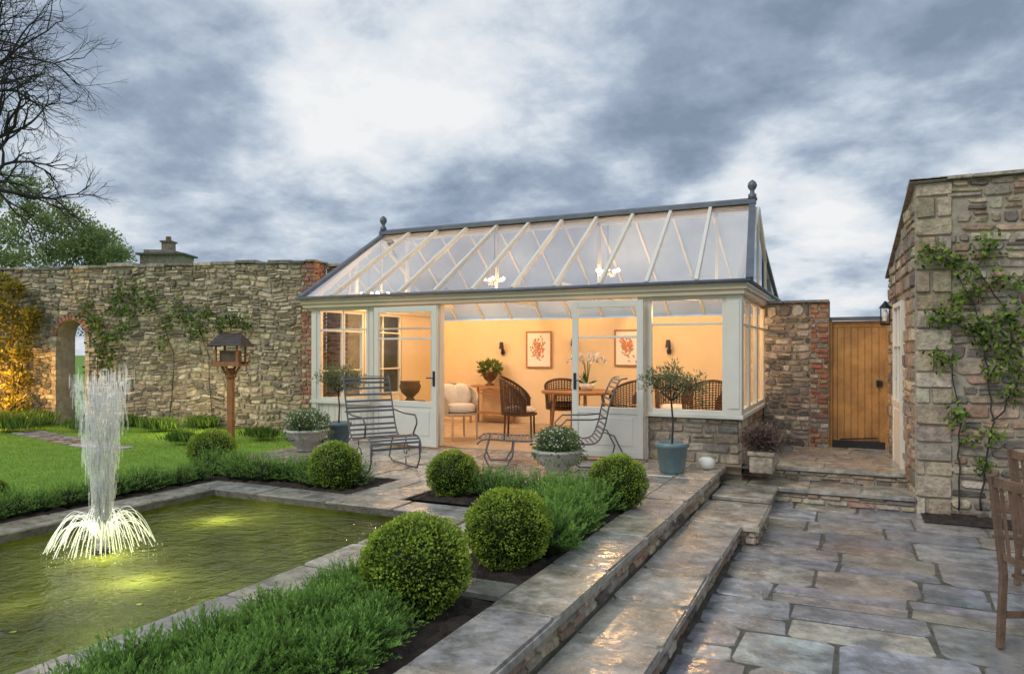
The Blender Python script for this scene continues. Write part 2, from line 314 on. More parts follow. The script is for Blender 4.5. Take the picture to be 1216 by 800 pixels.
# ---------------- left garden wall
W0=Vector((-19.6,7.58,0)); W1=Vector((-8.9,10.3,0)); WD=(W1-W0).normalized(); WN=Vector((WD.y,-WD.x,0)); WL=(W1-W0).length; WT=3.05
t=thing('garden_wall','long old rubble stone garden wall with an arched opening','wall',(W0+W1)/2,world=True)
ac=(hit(85,450,W0,WN)-W0).dot(WD); ar=.33; asp=1.72
def arch(u): 
    x=abs(u-ac); return asp+math.sqrt(max(ar*ar-x*x,0)) if x<ar else 0
m=MB(); TK=.45
def wp(u,z,d=0): return W0+WD*u-WN*d+Vector((0,0,z))
us=[0,ac-ar]+[ac-ar+2*ar*i/12 for i in range(1,12)]+[ac+ar,WL]
for i in range(len(us)-1):
    a,b=us[i],us[i+1]; mid=(a+b)/2
    za,zb=(0,0) if not (ac-ar<mid<ac+ar) else (max(arch(a),asp),max(arch(b),asp))
    m.quad(wp(a,za),wp(b,zb),wp(b,WT),wp(a,WT)); m.quad(wp(b,zb,TK),wp(a,za,TK),wp(a,WT,TK),wp(b,WT,TK))
    if za>0: m.quad(wp(a,za,TK),wp(b,zb,TK),wp(b,zb),wp(a,za))
m.quad(wp(ac-ar,0),wp(ac-ar,asp),wp(ac-ar,asp,TK),wp(ac-ar,0,TK)); m.quad(wp(ac+ar,0,TK),wp(ac+ar,asp,TK),wp(ac+ar,asp),wp(ac+ar,0))
m.quad(wp(WL,0),wp(WL,0,TK),wp(WL,WT,TK),wp(WL,WT)); m.quad(wp(0,WT),wp(WL,WT),wp(WL,WT,TK),wp(0,WT,TK))
m.build('wall_core',mat('old_mortar',(.38,.33,.25),.95,.6,30,.3,6),t)
m=stones(MB(),W0,WD,(0,0,1),WL-.25,WT,(.055,.13),(.07,.28),OLD,gap=.012,dep=.036,jit=.018,warp=.028,split=.35,cut=.45,bev=.02,cv=.25,
  skip=lambda u,v: (abs(u-ac)<ar+.08 and v<asp) or math.hypot(u-ac,v-asp)<ar+.1); m.build('stonework',OLDST,t)
m=MB()
for i in range(15):
    a=math.pi*(i+.5)/15; p=wp(ac+math.cos(a)*(ar+.055),asp+math.sin(a)*(ar+.055),.02); d=WD*math.cos(a)+Vector((0,0,math.sin(a)))
    m.bar(p-d*.055,p+d*.055,.062,.11,up=WN,col=random.choice(RB))
for z in range(18):
    for sgn in (-1,1):
        p=wp(ac+sgn*(ar+.05),z*.096+.045,.02); m.bar(p-WD*U_(.04,.06),p+WD*U_(.04,.06),.11,.086,col=random.choice(OLD[:4]))
m.build('arch_surround',BRICK,t)
m=stones(MB(),wp(WL-.26,0),WD,(0,0,1),.26,WT,(.07,.09),(.11,.22),RB+OLD[:2],gap=.012,dep=.03,split=0,cut=.15)
stones(m,wp(WL,0),-WN,(0,0,1),.45,WT,(.07,.08),(.11,.22),RB,gap=.012,dep=.03,split=0,cut=.1); m.build('brick_quoins',BRICK,t)
m=MB(); u=0
while u<WL:
    w=U_(.25,.6); z=WT+U_(-.02,.02); a=wp(u,z,-.06+U_(-.02,.02));b=wp(min(u+w,WL+.05)-.012,z+U_(-.015,.015),-.06+U_(-.02,.02)); off=-WN*(TK+.12); h=Vector((0,0,U_(.035,.07)))
    m.add([a,b,b+off,a+off,a+h,b+h,b+off+h,a+off+h],[(0,3,2,1),(4,5,6,7),(0,1,5,4),(1,2,6,5),(2,3,7,6),(3,0,4,7)],random.choice(PIER)); u+=w
m.build('coping',OLDST,t,bevel=.012)
t=thing('brick_wall','red brick and stone return wall behind left end of the glass room','wall',(-8.9,12,0),world=True)
MB().box(-9.0,-8.5,10.75,14,0,3.0).build('wall_core',MORT,t)
m=stones(MB(),(-9,10.75,0),(1,0,0),(0,0,1),.5,3,(.07,.08),(.11,.22),RB,dep=.02,split=0); m.build('brickwork',BRICK,t)
MB().box(-9.04,-8.46,10.7,14,3.02,3.07,OLD[0]).build('coping',OLDST,t)
t=thing('stone_house','top of a distant stone house with chimney rising above the garden wall','house',(-19,20,0),world=True)
def pd(u,v,D): r=(u-608)/F; return Vector((D*(r*CA-SA),D*(r*SA+CA),H+(HV-v)/F*D))
a=pd(166,299,24);b=pd(216,302,24); d=(b-a); d.z=0; L=d.length; d.normalize(); n=Vector((-d.y,d.x,0))
mm=Matrix.Translation(Vector((a.x,a.y,0)))@Matrix(((d.x,n.x,0,0),(d.y,n.y,0,0),(0,0,1,0),(0,0,0,1)))
m=MB(mm).box(0,L,0,.9,0,a.z-.1,(.34,.3,.24)); m.build('wall',OLDST,t)
m=MB(mm); m.box(-.1,L+.1,-.1,1.,a.z-.1,a.z-.04,(.15,.14,.13)); m.box(.1,L-.35,.05,.85,a.z-.04,a.z+.08,(.34,.3,.24)); rf=m.build('roof',OLDST,t)
m=MB(mm); m.box(.6,.92,.25,.6,a.z+.06,a.z+.36,(.34,.26,.2)); m.box(.56,.96,.2,.65,a.z+.36,a.z+.41,(.2,.19,.16)); m.lathe([(.1,0),(.08,.16)],(.76,.42,a.z+.41),10,(.3,.17,.1)); m.build('chimney',OLDST,rf)
# ---------------- right stone building
t=thing('stone_outbuilding','tall buff sandstone outbuilding with climbing rose at right','building',(2.5,10,-.35),world=True)
B0=Vector((.6,9.1,-.4)); B1=Vector((.45,11.7,-.4))
def prism(m,pts,z0,zt,col=None):
    k=len(pts); vs=[(p[0],p[1],z0) for p in pts]+[(p[0],p[1],z) for p,z in zip(pts,zt)]
    m.add(vs,[(i,(i+1)%k,k+(i+1)%k,k+i) for i in range(k)]+[tuple(range(k,2*k))],col)
m=MB(); prism(m,[(.6,9.1),(6,9.1),(6,11.9),(.45,11.9)],-.5,[3.28,3.28,2.5,2.5]); m.build('wall_core',MORT,t)
m=stones(MB(),(.6,9.1,-.4),(1,0,0),(0,0,1),5.2,3.68,(.09,.17),(.1,.36),BUFF,gap=.018,dep=.03,jit=.012,warp=.01,split=.28,cut=.32,bev=.016,cv=.24,skip=lambda u,v:u<.33)
z=-.4;k=0
while z<3.2:
    h=U_(.16,.26); h=min(h,3.28-z)
    stones(m,(.6,9.1,z),(1,0,0),(0,0,1),.36,h,(h,h+.01),(.36,.37) if k%2 else (.2,.25),BUFF[:4],gap=.014,dep=.036,split=0,cut=.1); z+=h;k+=1
sd=(B1-B0).normalized()
stones(m,B1,-sd,(0,0,1),2.6,3.68,(.11,.2),(.16,.4),BUFF,gap=.018,dep=.03,split=.2,cut=.2,skip=lambda u,v: v>3.68-(.78*(2.6-u)/2.6)-.08 or (.85<u<1.75 and v<2.5))
m.build('stonework',STONE,t)
m=MB(); 
for x in np.arange(.54,5.9,.6): m.box(x,x+.59,9.02,9.5,3.285+U_(0,.006),3.32,(.42,.37,.3))
m.add([(.54,9.02,3.285),(.4,11.95,2.5),(.75,11.95,2.5),(.9,9.02,3.285),(.54,9.02,3.31),(.4,11.95,2.53),(.75,11.95,2.53),(.9,9.02,3.31)],[(0,1,2,3),(7,6,5,4),(0,4,5,1),(1,5,6,2),(2,6,7,3),(3,7,4,0)],(.3,.27,.24)); m.build('roof_slabs',OLDST,t)
def LM(p0,p1):
    p0=Vector((p0[0],p0[1],0));d=Vector((p1[0],p1[1],0))-p0;L=d.length;d.normalize();n=Vector((-d.y,d.x,0))
    return Matrix(((d.x,n.x,0,p0.x),(d.y,n.y,0,p0.y),(0,0,1,0),(0,0,0,1))),L
def win(parent,p0,p1,z0,z1,trans=(),mull=0,fr=.05,dp=.06,name='window',panel=0.,mt=PAINT,gl=GLASS,handle=0):
    M,L=LM(p0,p1); m=MB(M); d=dp/2
    m.box(0,fr,-d,d,z0,z1); m.box(L-fr,L,-d,d,z0,z1); m.box(fr,L-fr,-d+.002,d-.002,z1-fr,z1)
    zb=z0+fr
    m.box(fr,L-fr,-d+.002,d-.002,z0,zb)
    if panel:
        m.box(fr,L-fr,-d*.5,d*.5,zb,z0+panel-fr); m.box(fr,L-fr,-d+.002,d-.002,z0+panel-fr,z0+panel); zb=z0+panel
        m.box(fr+.05,L-fr-.05,-d*.5-.008,d*.5+.008,z0+fr+.07,z0+panel-fr-.05)
    for q in trans: m.box(fr,L-fr,-d*.7,d*.7,q-.014,q+.014)
    for i in range(mull): x=fr+(L-2*fr)*(i+1)/(mull+1); m.box(x-.013,x+.013,-d*.62,d*.62,zb,z1-fr)
    o=m.build(name,mt,parent,bevel=.004)
    m=MB(M); m.quad((fr*.8,0,zb-.01),(L-fr*.8,0,zb-.01),(L-fr*.8,0,z1-fr*.8),(fr*.8,0,z1-fr*.8)); m.build('pane',gl,o)
    if handle: 
        m=MB(M); x=L-fr*.5 if handle>0 else fr*.5; m.box(x-.018,x+.018,-d-.012,-d,.92,1.14); m.tube([(x,-d-.01,1.04),(x,-d-.05,1.04),(x-handle*.1,-d-.05,1.04)],.009,6); m.build('handle',DARKM,o)
    return o
o=win(t,(.53,9.95),(.48,10.82),-.1,2.05,(1.5,),1,fr=.06,name='side_door',panel=.9)
# ---------------- pier wall and gate
t=thing('gate_pier','rubble stone wall pier with red brick edge left of the oak gate','wall',(-.8,11.8,0),world=True)
MB().box(-1.27,-.35,11.72,12.2,-.05,2.15).build('wall_core',MORT,t)
m=stones(MB(),(-1.27,11.72,-.02),(1,0,0),(0,0,1),.66,2.17,(.08,.15),(.09,.24),PIER,gap=.02,dep=.03,jit=.014,warp=.01,split=.3,cut=.4,cv=.25); m.build('stonework',PIERM,t)
m=stones(MB(),(-.61,11.72,-.02),(1,0,0),(0,0,1),.26,2.17,(.07,.08),(.1,.2),RB+PIER[:2],gap=.012,dep=.03,split=0,cut=.15,cv=.25); m.build('brick_edge',BRICK,t)
m=MB(); 
for x in (-1.3,-.98,-.66): m.box(x,x+.31,11.66,12.25,2.16,2.2,random.choice(PIER))
m.build('coping',OLDST,t,bevel=.006)
t=thing('oak_gate','tall golden oak plank gate between the stone pier and outbuilding','gate',(.05,11.85,0),world=True)
m=MB(); x=-.33
while x<.38:
    w=.093; m.box(x,x+w-.005,11.86,11.89,.08,1.82); x+=w
m.box(-.33,.42,11.891,11.91,-.04,1.88); m.box(-.31,.4,11.85,11.889,1.79,1.88); m.build('boards',WOOD,t,bevel=.003)
m=MB(); m.box(-.35,-.31,11.8,11.9,-.01,1.89); m.box(.4,.45,11.8,11.9,-.01,1.89); m.build('frame',WOOD,t)
MB().box(-.38,.47,11.78,11.95,1.89,1.94).build('lead_capping',LEAD,t)
m=MB(); m.box(-.31,.4,11.8,11.858,-.02,.1); m.bar((-.2,11.8,.12),(.3,11.8,.16),.02,.02); m.build('bottom_rail',DARKM,t)
m=MB(); m.tube([(.3,11.83,1.0),(.3,11.8,.98),(.3,11.8,.9)],.012); m.box(.28,.36,11.83,11.858,.92,1.0); m.build('latch',DARKM,t)
t=thing('wall_lantern','small dark metal lantern fixed to the outbuilding wall beside the gate','lantern',(.38,11.3,1.93))
m=MB(); m.box(-.06,.06,-.06,-.055,-.1,-.09)
for a,b in ((-1,-1),(1,-1),(1,1),(-1,1)): m.box(a*.055-.006,a*.055+.006,b*.055-.006,b*.055+.006,-.11,.1)
m.lathe([(.085,.1),(.03,.17),(.01,.2)],n=4); m.lathe([(.05,-.14),(.07,-.11)],n=4); m.bar((0,0,.18),(.12,0,.18),.015,.015); m.build('frame',DARKM,t)
MB().lathe([(.03,-.08),(.04,0),(.02,.08)]).build('glass_chimney',WHITE,t)
# ---------------- conservatory
XL,XR,YF,YB=-8.1,-1.28,9.34,13.0
t=CON=thing('garden_room','white framed conservatory with glazed pitched roof and warm lit interior','conservatory',((XL+XR)/2,YF,0),world=True)
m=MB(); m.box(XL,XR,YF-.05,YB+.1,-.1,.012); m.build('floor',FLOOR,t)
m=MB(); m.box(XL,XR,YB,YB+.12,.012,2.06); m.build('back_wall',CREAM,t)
m=MB(); m.box(XL-.02,XL+.06,11.8,YB,.012,2.3); m.build('side_wall',CREAM,t)
m=MB(); m.box(-2.45,XR,YF+.03,YF+.2,-.35,.58); m.box(XR-.2,XR-.03,YF+.2,YB,-.35,.58); m.build('base_core',MORT,t)
m=stones(MB(),(-2.47,YF+.03,0),(1,0,0),(0,0,1),1.17,.58,(.1,.17),(.14,.32),BUFF[:7]+BUFF[:4],gap=.016,dep=.03,split=.15,cut=.25,jit=.01)
stones(m,(XR-.03,YF+.0,0),(0,1,0),(0,0,1),3.6,.58,(.1,.17),(.16,.36),BUFF,gap=.016,dep=.03,split=.1,cut=.2); m.build('base_stonework',STONE,t)
m=MB(); m.box(-2.5,XR+.03,YF-.06,YF+.2,.58,.63); m.box(XR-.2,XR+.03,YF+.2,YB+.05,.58,.63); m.box(XL-.03,-6.9,YF-.06,YF+.15,.58,.63); m.build('sill',PAINT,t,bevel=.006)
m=MB()
for i in range(9): x=XL+.06+i*.13; m.box(x,x+.124,YF+.0,YF+.04,.0,.58)
m.build('lower_panel',PAINT,t,bevel=.004)
def post(x0,x1,y0,y1,z0,z1):
    m=MB(); m.box(x0,x1,y0,y1,z0,z1); m.box(x0+.025,x1-.025,y0-.012,y0,z0+.08,z1-.08); m.build('post',PAINT,t,bevel=.006)
post(XL-.02,XL+.12,YF-.03,YF+.1,0,2.14); post(-6.96,-6.84,YF-.02,YF+.1,0,2.14); post(-5.76,-5.64,YF-.02,YF+.1,0,2.14); post(-2.6,-2.46,YF-.03,YF+.12,0,2.14)
post(-1.46,XR+.01,YF-.05,YF+.13,.63,2.14); post(XR-.12,XR+.0,YB-.12,YB,.63,2.14)
win(t,(XL+.12,YF),(-6.96,YF),.63,2.14,(1.78,),1); win(t,(-6.84,YF),(-5.76,YF),.05,2.14,(1.78,),0,panel=.6)
win(t,(-2.46,YF),(-1.46,YF),.63,2.14,(1.78,),0)
for i in range(4):
    y0=YF+.13+i*(YB-YF-.25)/4; y1=YF+.13+(i+1)*(YB-YF-.25)/4-.02
    win(t,(XR-.05,y0),(XR-.05,y1),.63,2.14,(1.78,),0)
for i in range(2):
    y0=YF+.1+i*1.2; win(t,(XL+.03,y0),(XL+.03,y0+1.18),.05,2.14,(1.78,1.1),1,panel=.6)
win(t,(-6.68,9.1),(-5.5,9.0),.03,2.1,(1.62,),0,fr=.085,dp=.05,name='door',panel=.66,handle=1)
win(t,(-3.45,9.13),(-2.49,9.2),.03,2.1,(1.62,),0,fr=.085,dp=.05,name='door',panel=.66,handle=-1)
EX=-1.2
m=MB(); m.box(-8.22,EX-.03,YF-.12,YF+.12,2.14,2.2); m.box(-8.25,EX,YF-.15,YF+.12,2.2,2.27); m.box(XR-.12,EX-.03,YF+.12,YB,2.14,2.2); m.box(XR-.12,EX,YF+.12,YB+.1,2.2,2.27)
m.box(XL-.12,XL+.12,YF+.12,YB,2.14,2.27); m.build('eaves_beam',FASC,t,bevel=.006)
m=MB(); m.tube([(-8.3,YF-.19,2.295),(EX+.03,YF-.19,2.295)],.028,8); m.tube([(EX+.03,YF-.19,2.295),(EX+.03,YB+.1,2.295)],.028,8); m.build('gutter',LEAD,t,smooth=True)
EY,EZ,RY,RZ=9.16,2.31,11.2,3.62
NB=11
def rp(i,s,side=1):
    f=i/NB; x0=-8.22+f*7.06; x1=-8.03+f*6.65; y0,z0=(EY,EZ) if side>0 else (13.2,2.1)
    return Vector((x0+(x1-x0)*s,y0+(RY-y0)*s,z0+(RZ-z0)*s))
for side in (1,-1):
    for i in range(NB+1):
        e=i in(0,NB)
        m=MB(); up=Vector((0,-side*(RZ-EZ),(RY-EY))).normalized()
        m.bar(rp(i,0,side),rp(i,1,side),(.09 if side>0 else .05) if e else (.045 if side>0 else .032),.06 if e else (.07 if side>0 else .05),up=up); m.build('verge' if e else 'rafter',LEAD if e else PAINT,t)
    for i in range(NB):
        m=MB(); m.quad(rp(i+.03,0,side),rp(i+.97,0,side),rp(i+.97,1,side),rp(i+.03,1,side)); m.build('roof_pane',RGLASS if side>0 else RGLASSB,t)
m=MB(); m.bar(rp(0,1)+Vector((-.05,0,.03)),rp(NB,1)+Vector((.05,0,.03)),.14,.06); m.tube([rp(0,1)+Vector((-.07,0,.07)),rp(NB,1)+Vector((.07,0,.07))],.025); m.build('ridge_capping',LEAD,t)
m=MB(); m.bar(rp(0,1)+Vector((0,0,-.08)),rp(NB,1)+Vector((0,0,-.08)),.05,.12); m.build('ridge_beam',PAINT,t)
for i in (0,NB):
    m=MB(); m.lathe([(.06,0),(.06,.08),(.035,.1),(.03,.14),(.055,.17),(.07,.21),(.055,.26),(.02,.29),(.005,.3)],rp(i,1)+Vector((0,0,.06)),14); m.build('finial',LEAD,t,smooth=True)
for i in (1,4,7,10):
    x=rp(i,0).x*.5+rp(i,1).x*.5; m=MB()
    m.bar((x,EY+.3,2.36),(x,2*RY-EY-.3,2.36),.05,.09); m.bar((x,RY,2.4),(x,RY,3.52),.05,.05); m.build('truss',PAINT,t)
for X,nm in ((-1.3,'r'),(-8.08,'l')):
    m=MB(); a=(X,EY+.15,2.3); b=(X,RY,3.53); c=(X,2*RY-EY-.15,2.3)
    m.bar(a,b,.06,.09); m.bar(b,c,.06,.09); m.bar(a,c,.05,.08)
    for q in (.5,1.): 
        for sg in ((1,-1) if q<1 else (1,)): y=RY-sg*(1-q)*1.9; m.bar((X,y,2.3),(X,y,2.3+1.25*q),.03,.04)
    m.build('gable_frame',PAINT,t); m=MB(); m.add([a,b,c],[(0,1,2)]); m.build('gable_pane',RGLASSB,t)
LAMPM=mat('lamp_glow',(1,.55,.2),.5,emit=70,var=0)
def plight(name,loc,e,col,r=.08):
    l=bpy.data.lights.new(name,'POINT'); l.energy=e; l.color=col; l.shadow_soft_size=r; o=bpy.data.objects.new(name,l); COL.objects.link(o); o.location=loc; return o
for k,(u,v,Y) in enumerate(((587,335,11.2),(722,325,11.2),(452,352,11.0))):
    p=py(u,v,Y)
    q=thing('pendant_light',('brass pendant lamp hanging left of the open doorway centre','brass pendant lamp hanging above the right glazed door','brass pendant lamp hanging behind the left windows')[k],'lamp',p)
    m=MB(); m.tube([(0,0,.05),(0,0,3.5-p.z)],.006,5); m.build('cord',DARKM,q); m=MB(); m.lathe([(.05,.0),(.03,.06),(.02,.09)],n=16)
    for a in range(5): c_,s_=math.cos(a*1.257),math.sin(a*1.257); m.tube([(0,0,.02),(c_*.1,s_*.1,-.04),(c_*.17,s_*.17,.02)],.008,5)
    m.build('arms',BAMB,q)
    for a in range(5): c_,s_=math.cos(a*1.257),math.sin(a*1.257); m=MB(); m.ball((c_*.17,s_*.17,.05),.03); m.build('bulb',LAMPM,q)
    plight('lamp_light',p+Vector((0,0,-.12)),80,(1,.56,.25))
plight('lamp_light',(-2.2,10.9,2.0),60,(1,.56,.25)); plight('lamp_light',(-6.9,10.7,2.0),42,(1,.56,.25))
for k,(u,v,w,h) in enumerate(((640,415,.55,.72),(745,413,.5,.68))):
    p=py(u,v,YB-.02); q=thing('framed_picture',('framed red botanical print in the open doorway on the cream wall','framed red botanical print on the wall seen in the right door glass')[k],'picture',p)
    m=MB(); m.box(-w/2,w/2,-.02,0,h/2-.03,h/2); m.box(-w/2,w/2,-.02,0,-h/2,-h/2+.03); m.box(-w/2,-w/2+.03,-.02,0,-h/2+.03,h/2-.03); m.box(w/2-.03,w/2,-.02,0,-h/2+.03,h/2-.03); m.build('frame',BAMB,q)
    MB().box(-w/2+.03,w/2-.03,-.008,0,-h/2+.03,h/2-.03).build('mount',WHITE,q)
    m=MB(); n=80; P=np.column_stack([rng.normal(0,w*.13,n),np.full(n,-.013)+rng.uniform(-.002,.002,n),rng.normal(.02,h*.14,n)]); D=np.column_stack([rng.normal(size=n),np.zeros(n),rng.normal(size=n)+.4])
    D/=np.linalg.norm(D,axis=1,keepdims=True); sdv=np.column_stack([-D[:,2],np.zeros(n),D[:,0]])*.016
    for a_,d_,s_ in zip(P,D,sdv): m.quad(a_,a_+d_*.035+s_,a_+d_*.07,a_+d_*.035-s_,(.62,.2,.1) if random.random()<.7 else (.3,.32,.15))
    m.build('print',mat('print_ink',attr=True,rough=.9,var=0),q)
for k,(u,v) in enumerate(((598,412),(683,408),(795,410))):
    p=py(u,v,YB-.01); q=thing('wall_sconce',('candle sconce on cream wall left of the big print','candle sconce on cream wall between the prints','candle sconce on cream wall seen in the right window')[k],'lamp',p)
    m=MB(); m.lathe([(.03,-.16),(.045,-.1),(.02,-.04)],(0,-.03,0)); m.tube([(0,0,-.1),(0,-.08,-.12),(0,-.1,-.04)],.008,6); m.build('bracket',DARKM,q)
    m=MB(); m.lathe([(.05,-.04),(.035,.1)],(0,-.1,0)); m.build('shade',DARKM,q)
# ---------------- foliage helpers
def rdir(n):
    d=rng.normal(size=(n,3)); return d/np.linalg.norm(d,axis=1,keepdims=True)
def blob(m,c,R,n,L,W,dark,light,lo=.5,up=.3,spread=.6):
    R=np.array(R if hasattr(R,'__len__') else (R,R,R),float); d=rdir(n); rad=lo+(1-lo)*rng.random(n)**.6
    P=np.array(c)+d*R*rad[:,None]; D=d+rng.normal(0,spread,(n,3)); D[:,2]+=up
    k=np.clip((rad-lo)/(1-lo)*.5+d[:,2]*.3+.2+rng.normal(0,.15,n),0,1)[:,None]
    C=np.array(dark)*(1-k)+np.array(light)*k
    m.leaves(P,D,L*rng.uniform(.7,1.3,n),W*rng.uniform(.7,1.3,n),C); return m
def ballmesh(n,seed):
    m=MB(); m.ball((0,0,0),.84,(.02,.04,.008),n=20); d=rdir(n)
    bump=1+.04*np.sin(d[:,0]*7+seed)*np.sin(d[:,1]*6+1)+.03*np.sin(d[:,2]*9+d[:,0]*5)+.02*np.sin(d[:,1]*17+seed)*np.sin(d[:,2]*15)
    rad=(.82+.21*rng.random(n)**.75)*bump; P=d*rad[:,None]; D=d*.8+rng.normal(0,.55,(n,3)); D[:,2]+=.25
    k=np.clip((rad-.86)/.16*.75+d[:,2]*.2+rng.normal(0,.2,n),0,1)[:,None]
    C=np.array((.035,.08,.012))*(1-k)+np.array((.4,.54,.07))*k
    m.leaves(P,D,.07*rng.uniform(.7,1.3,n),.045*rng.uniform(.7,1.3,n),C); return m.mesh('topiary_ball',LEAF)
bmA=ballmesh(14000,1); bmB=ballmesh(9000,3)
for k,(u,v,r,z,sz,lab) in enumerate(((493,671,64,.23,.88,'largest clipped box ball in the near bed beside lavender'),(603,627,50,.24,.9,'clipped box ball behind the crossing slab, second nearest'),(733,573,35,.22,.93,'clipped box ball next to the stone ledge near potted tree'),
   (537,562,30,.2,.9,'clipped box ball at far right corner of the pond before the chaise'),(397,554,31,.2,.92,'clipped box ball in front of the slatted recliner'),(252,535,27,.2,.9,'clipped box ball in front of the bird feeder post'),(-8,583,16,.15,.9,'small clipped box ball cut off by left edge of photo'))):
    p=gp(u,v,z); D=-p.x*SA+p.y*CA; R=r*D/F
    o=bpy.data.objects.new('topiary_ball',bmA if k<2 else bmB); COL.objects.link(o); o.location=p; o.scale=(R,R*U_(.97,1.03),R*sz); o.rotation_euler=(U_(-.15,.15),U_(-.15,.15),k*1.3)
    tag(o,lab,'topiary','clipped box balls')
def lavmesh(nst,nl,seed,R=.24,Hh=.3):
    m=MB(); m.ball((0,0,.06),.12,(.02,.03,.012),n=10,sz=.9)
    th=rng.uniform(0,2*math.pi,nst); ph=np.arccos(rng.uniform(.12,1,nst)); ln=rng.uniform(.78,1.08,nst)
    d=np.column_stack([np.sin(ph)*np.cos(th)*R,np.sin(ph)*np.sin(th)*R,np.cos(ph)*Hh*.95+.03])*ln[:,None]
    base=np.column_stack([rng.normal(0,.03,nst),rng.normal(0,.03,nst),np.zeros(nst)])
    m.leaves(base,d,np.linalg.norm(d,axis=1),.005,np.tile((.05,.07,.03),(nst,1)))
    tt=np.tile(np.linspace(.42,1.0,nl),nst)+rng.normal(0,.02,nst*nl); D=np.repeat(d,nl,0); B=np.repeat(base,nl,0)
    P=B+D*tt[:,None]; Dn=D/np.linalg.norm(D,axis=1,keepdims=True)
    out=Dn*(.5+.6*(tt[:,None]>.9))+rdir(nst*nl)*.62; out[:,2]+=.35
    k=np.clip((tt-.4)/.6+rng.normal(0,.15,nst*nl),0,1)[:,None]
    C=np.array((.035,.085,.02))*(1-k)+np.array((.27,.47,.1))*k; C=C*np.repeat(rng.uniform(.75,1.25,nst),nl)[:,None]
    m.leaves(P,out,.027*rng.uniform(.7,1.3,nst*nl),.0062,C); return m.mesh('lavender_bush',LEAF)
lv=[lavmesh(290,28,i) for i in range(3)]; lvf=[lavmesh(170,17,i) for i in range(2)]
def bush(x,y,s,lab,grp,me=None,z=-.01,sz=1.):
    o=bpy.data.objects.new('lavender_bush',me or random.choice(lv)); COL.objects.link(o); o.location=(x,y,z); o.scale=(s,s,s*sz); o.rotation_euler=(0,0,U_(0,6.28)); tag(o,lab,'bush',grp)
y=1.15
nl_='low green lavender bush massed in near bed beside pond coping'; ng='near bed lavender bushes'
while y<3.0:
    for x in (-2.68,-2.46,-2.25):
        bush(x+U_(-.04,.04),y+U_(-.05,.05),U_(.72,.98),nl_,ng,sz=U_(.7,.95))
    y+=.21
for x,y in ((-2.1,2.75),(-2.2,3.0),(-2.45,3.12),(-2.66,3.2),(-2.68,3.42),(-2.08,2.5)): bush(x,y,U_(.8,.92),nl_,ng,sz=.85)
for x,y in ((-2.25,4.75),(-2.05,5.0),(-2.3,5.15),(-2.05,5.35),(-2.3,5.5),(-2.1,5.7),(-2.3,5.9),(-2.08,6.05),(-2.0,4.75),(-2.35,4.95)): bush(x,y,U_(1.0,1.15),'lavender bush in the row between second box ball and terrace','middle bed lavender bushes')
for i in range(9): bush(-3.35+i*.15,6.3+U_(-.08,.12),U_(.9,1.1),'lavender bush in the short row left of the small box balls','cross bed lavender bushes',random.choice(lvf))
for i in range(12): 
    x=-6.85+i*.18
    bush(x,6.12+U_(-.1,.12),U_(.9,1.1),'lavender bush in low hedge behind the far pond edge','far pond lavender bushes',random.choice(lvf))
for i in range(14): bush(-6.62+U_(-.05,.05),2.6+i*.24,U_(.75,.95),'lavender bush in low hedge along left pond edge','left pond lavender bushes',random.choice(lvf))
m=MB(); n=52000; P=np.column_stack([rng.uniform(-15,-6.9,n),rng.uniform(3.2,10,n),np.full(n,-.012)])
ok=~((P[:,0]>-7.65)&(P[:,1]>5.8)); ok&=(P[:,1]<(10.25+(P[:,0]+8.9)*.254)); 
for i in range(3):
    a,b=np.array(pa[i][:2]),np.array(pa[i+1][:2]); d=b-a; tt=np.clip(((P[:,:2]-a)@d)/(d@d),0,1); ok&=np.linalg.norm(P[:,:2]-(a+tt[:,None]*d),axis=1)>.25
P=P[ok]; n=len(P); D=rng.normal(0,.35,(n,3)); D[:,2]=1; k=rng.random((n,1)); m.leaves(P,D,rng.uniform(.02,.04,n),.009,np.array((.2,.36,.035))*(1-k)+np.array((.34,.54,.07))*k)
tag(m.build('grass',LEAF),'short bright green lawn grass left of the pond','grass',kind='stuff')
for k,(u,v,s,lab) in enumerate(((100,512,.3,'leafy border plant near the arch foot'),(190,512,.32,'leafy border plant left of the bird feeder'),(215,527,.22,'low tufted plant left of the feeder post foot'),(310,522,.25,'leafy border plant right of the bird feeder'),(150,506,.28,'leafy border plant between arch and bird feeder'),(240,508,.3,'leafy border plant behind the bird feeder'),(40,505,.4,'dark leafy plant at the wall foot by left edge'),(12,512,.45,'dark shrub cut off at the left photo edge'))):
    p=gp(u,v); m=MB(); n=900; th=rng.uniform(0,6.28,n); B=np.column_stack([rng.normal(0,s*.5,n),rng.normal(0,s*.3,n),np.zeros(n)]); D=np.column_stack([np.cos(th)*.5,np.sin(th)*.5,rng.uniform(.6,1.4,n)])
    kk=rng.random((n,1)); m.leaves(B+D*.05,D,s*.8*rng.uniform(.4,1,n),.022,np.array((.06,.12,.02))*(1-kk)+np.array((.22,.36,.07))*kk)
    tag(m.build('border_plant',LEAF,loc=p),lab,'plant')
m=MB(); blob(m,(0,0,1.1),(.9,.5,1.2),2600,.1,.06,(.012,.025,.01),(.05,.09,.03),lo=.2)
tag(m.build('added_arch_shrub',LEAF,loc=wp(ac-.15,0,1.5)),'near-black shrub added behind the garden wall arch to darken its opening','shrub')  # added foliage blocking bright sky in the arch, shade put into its leaf colour
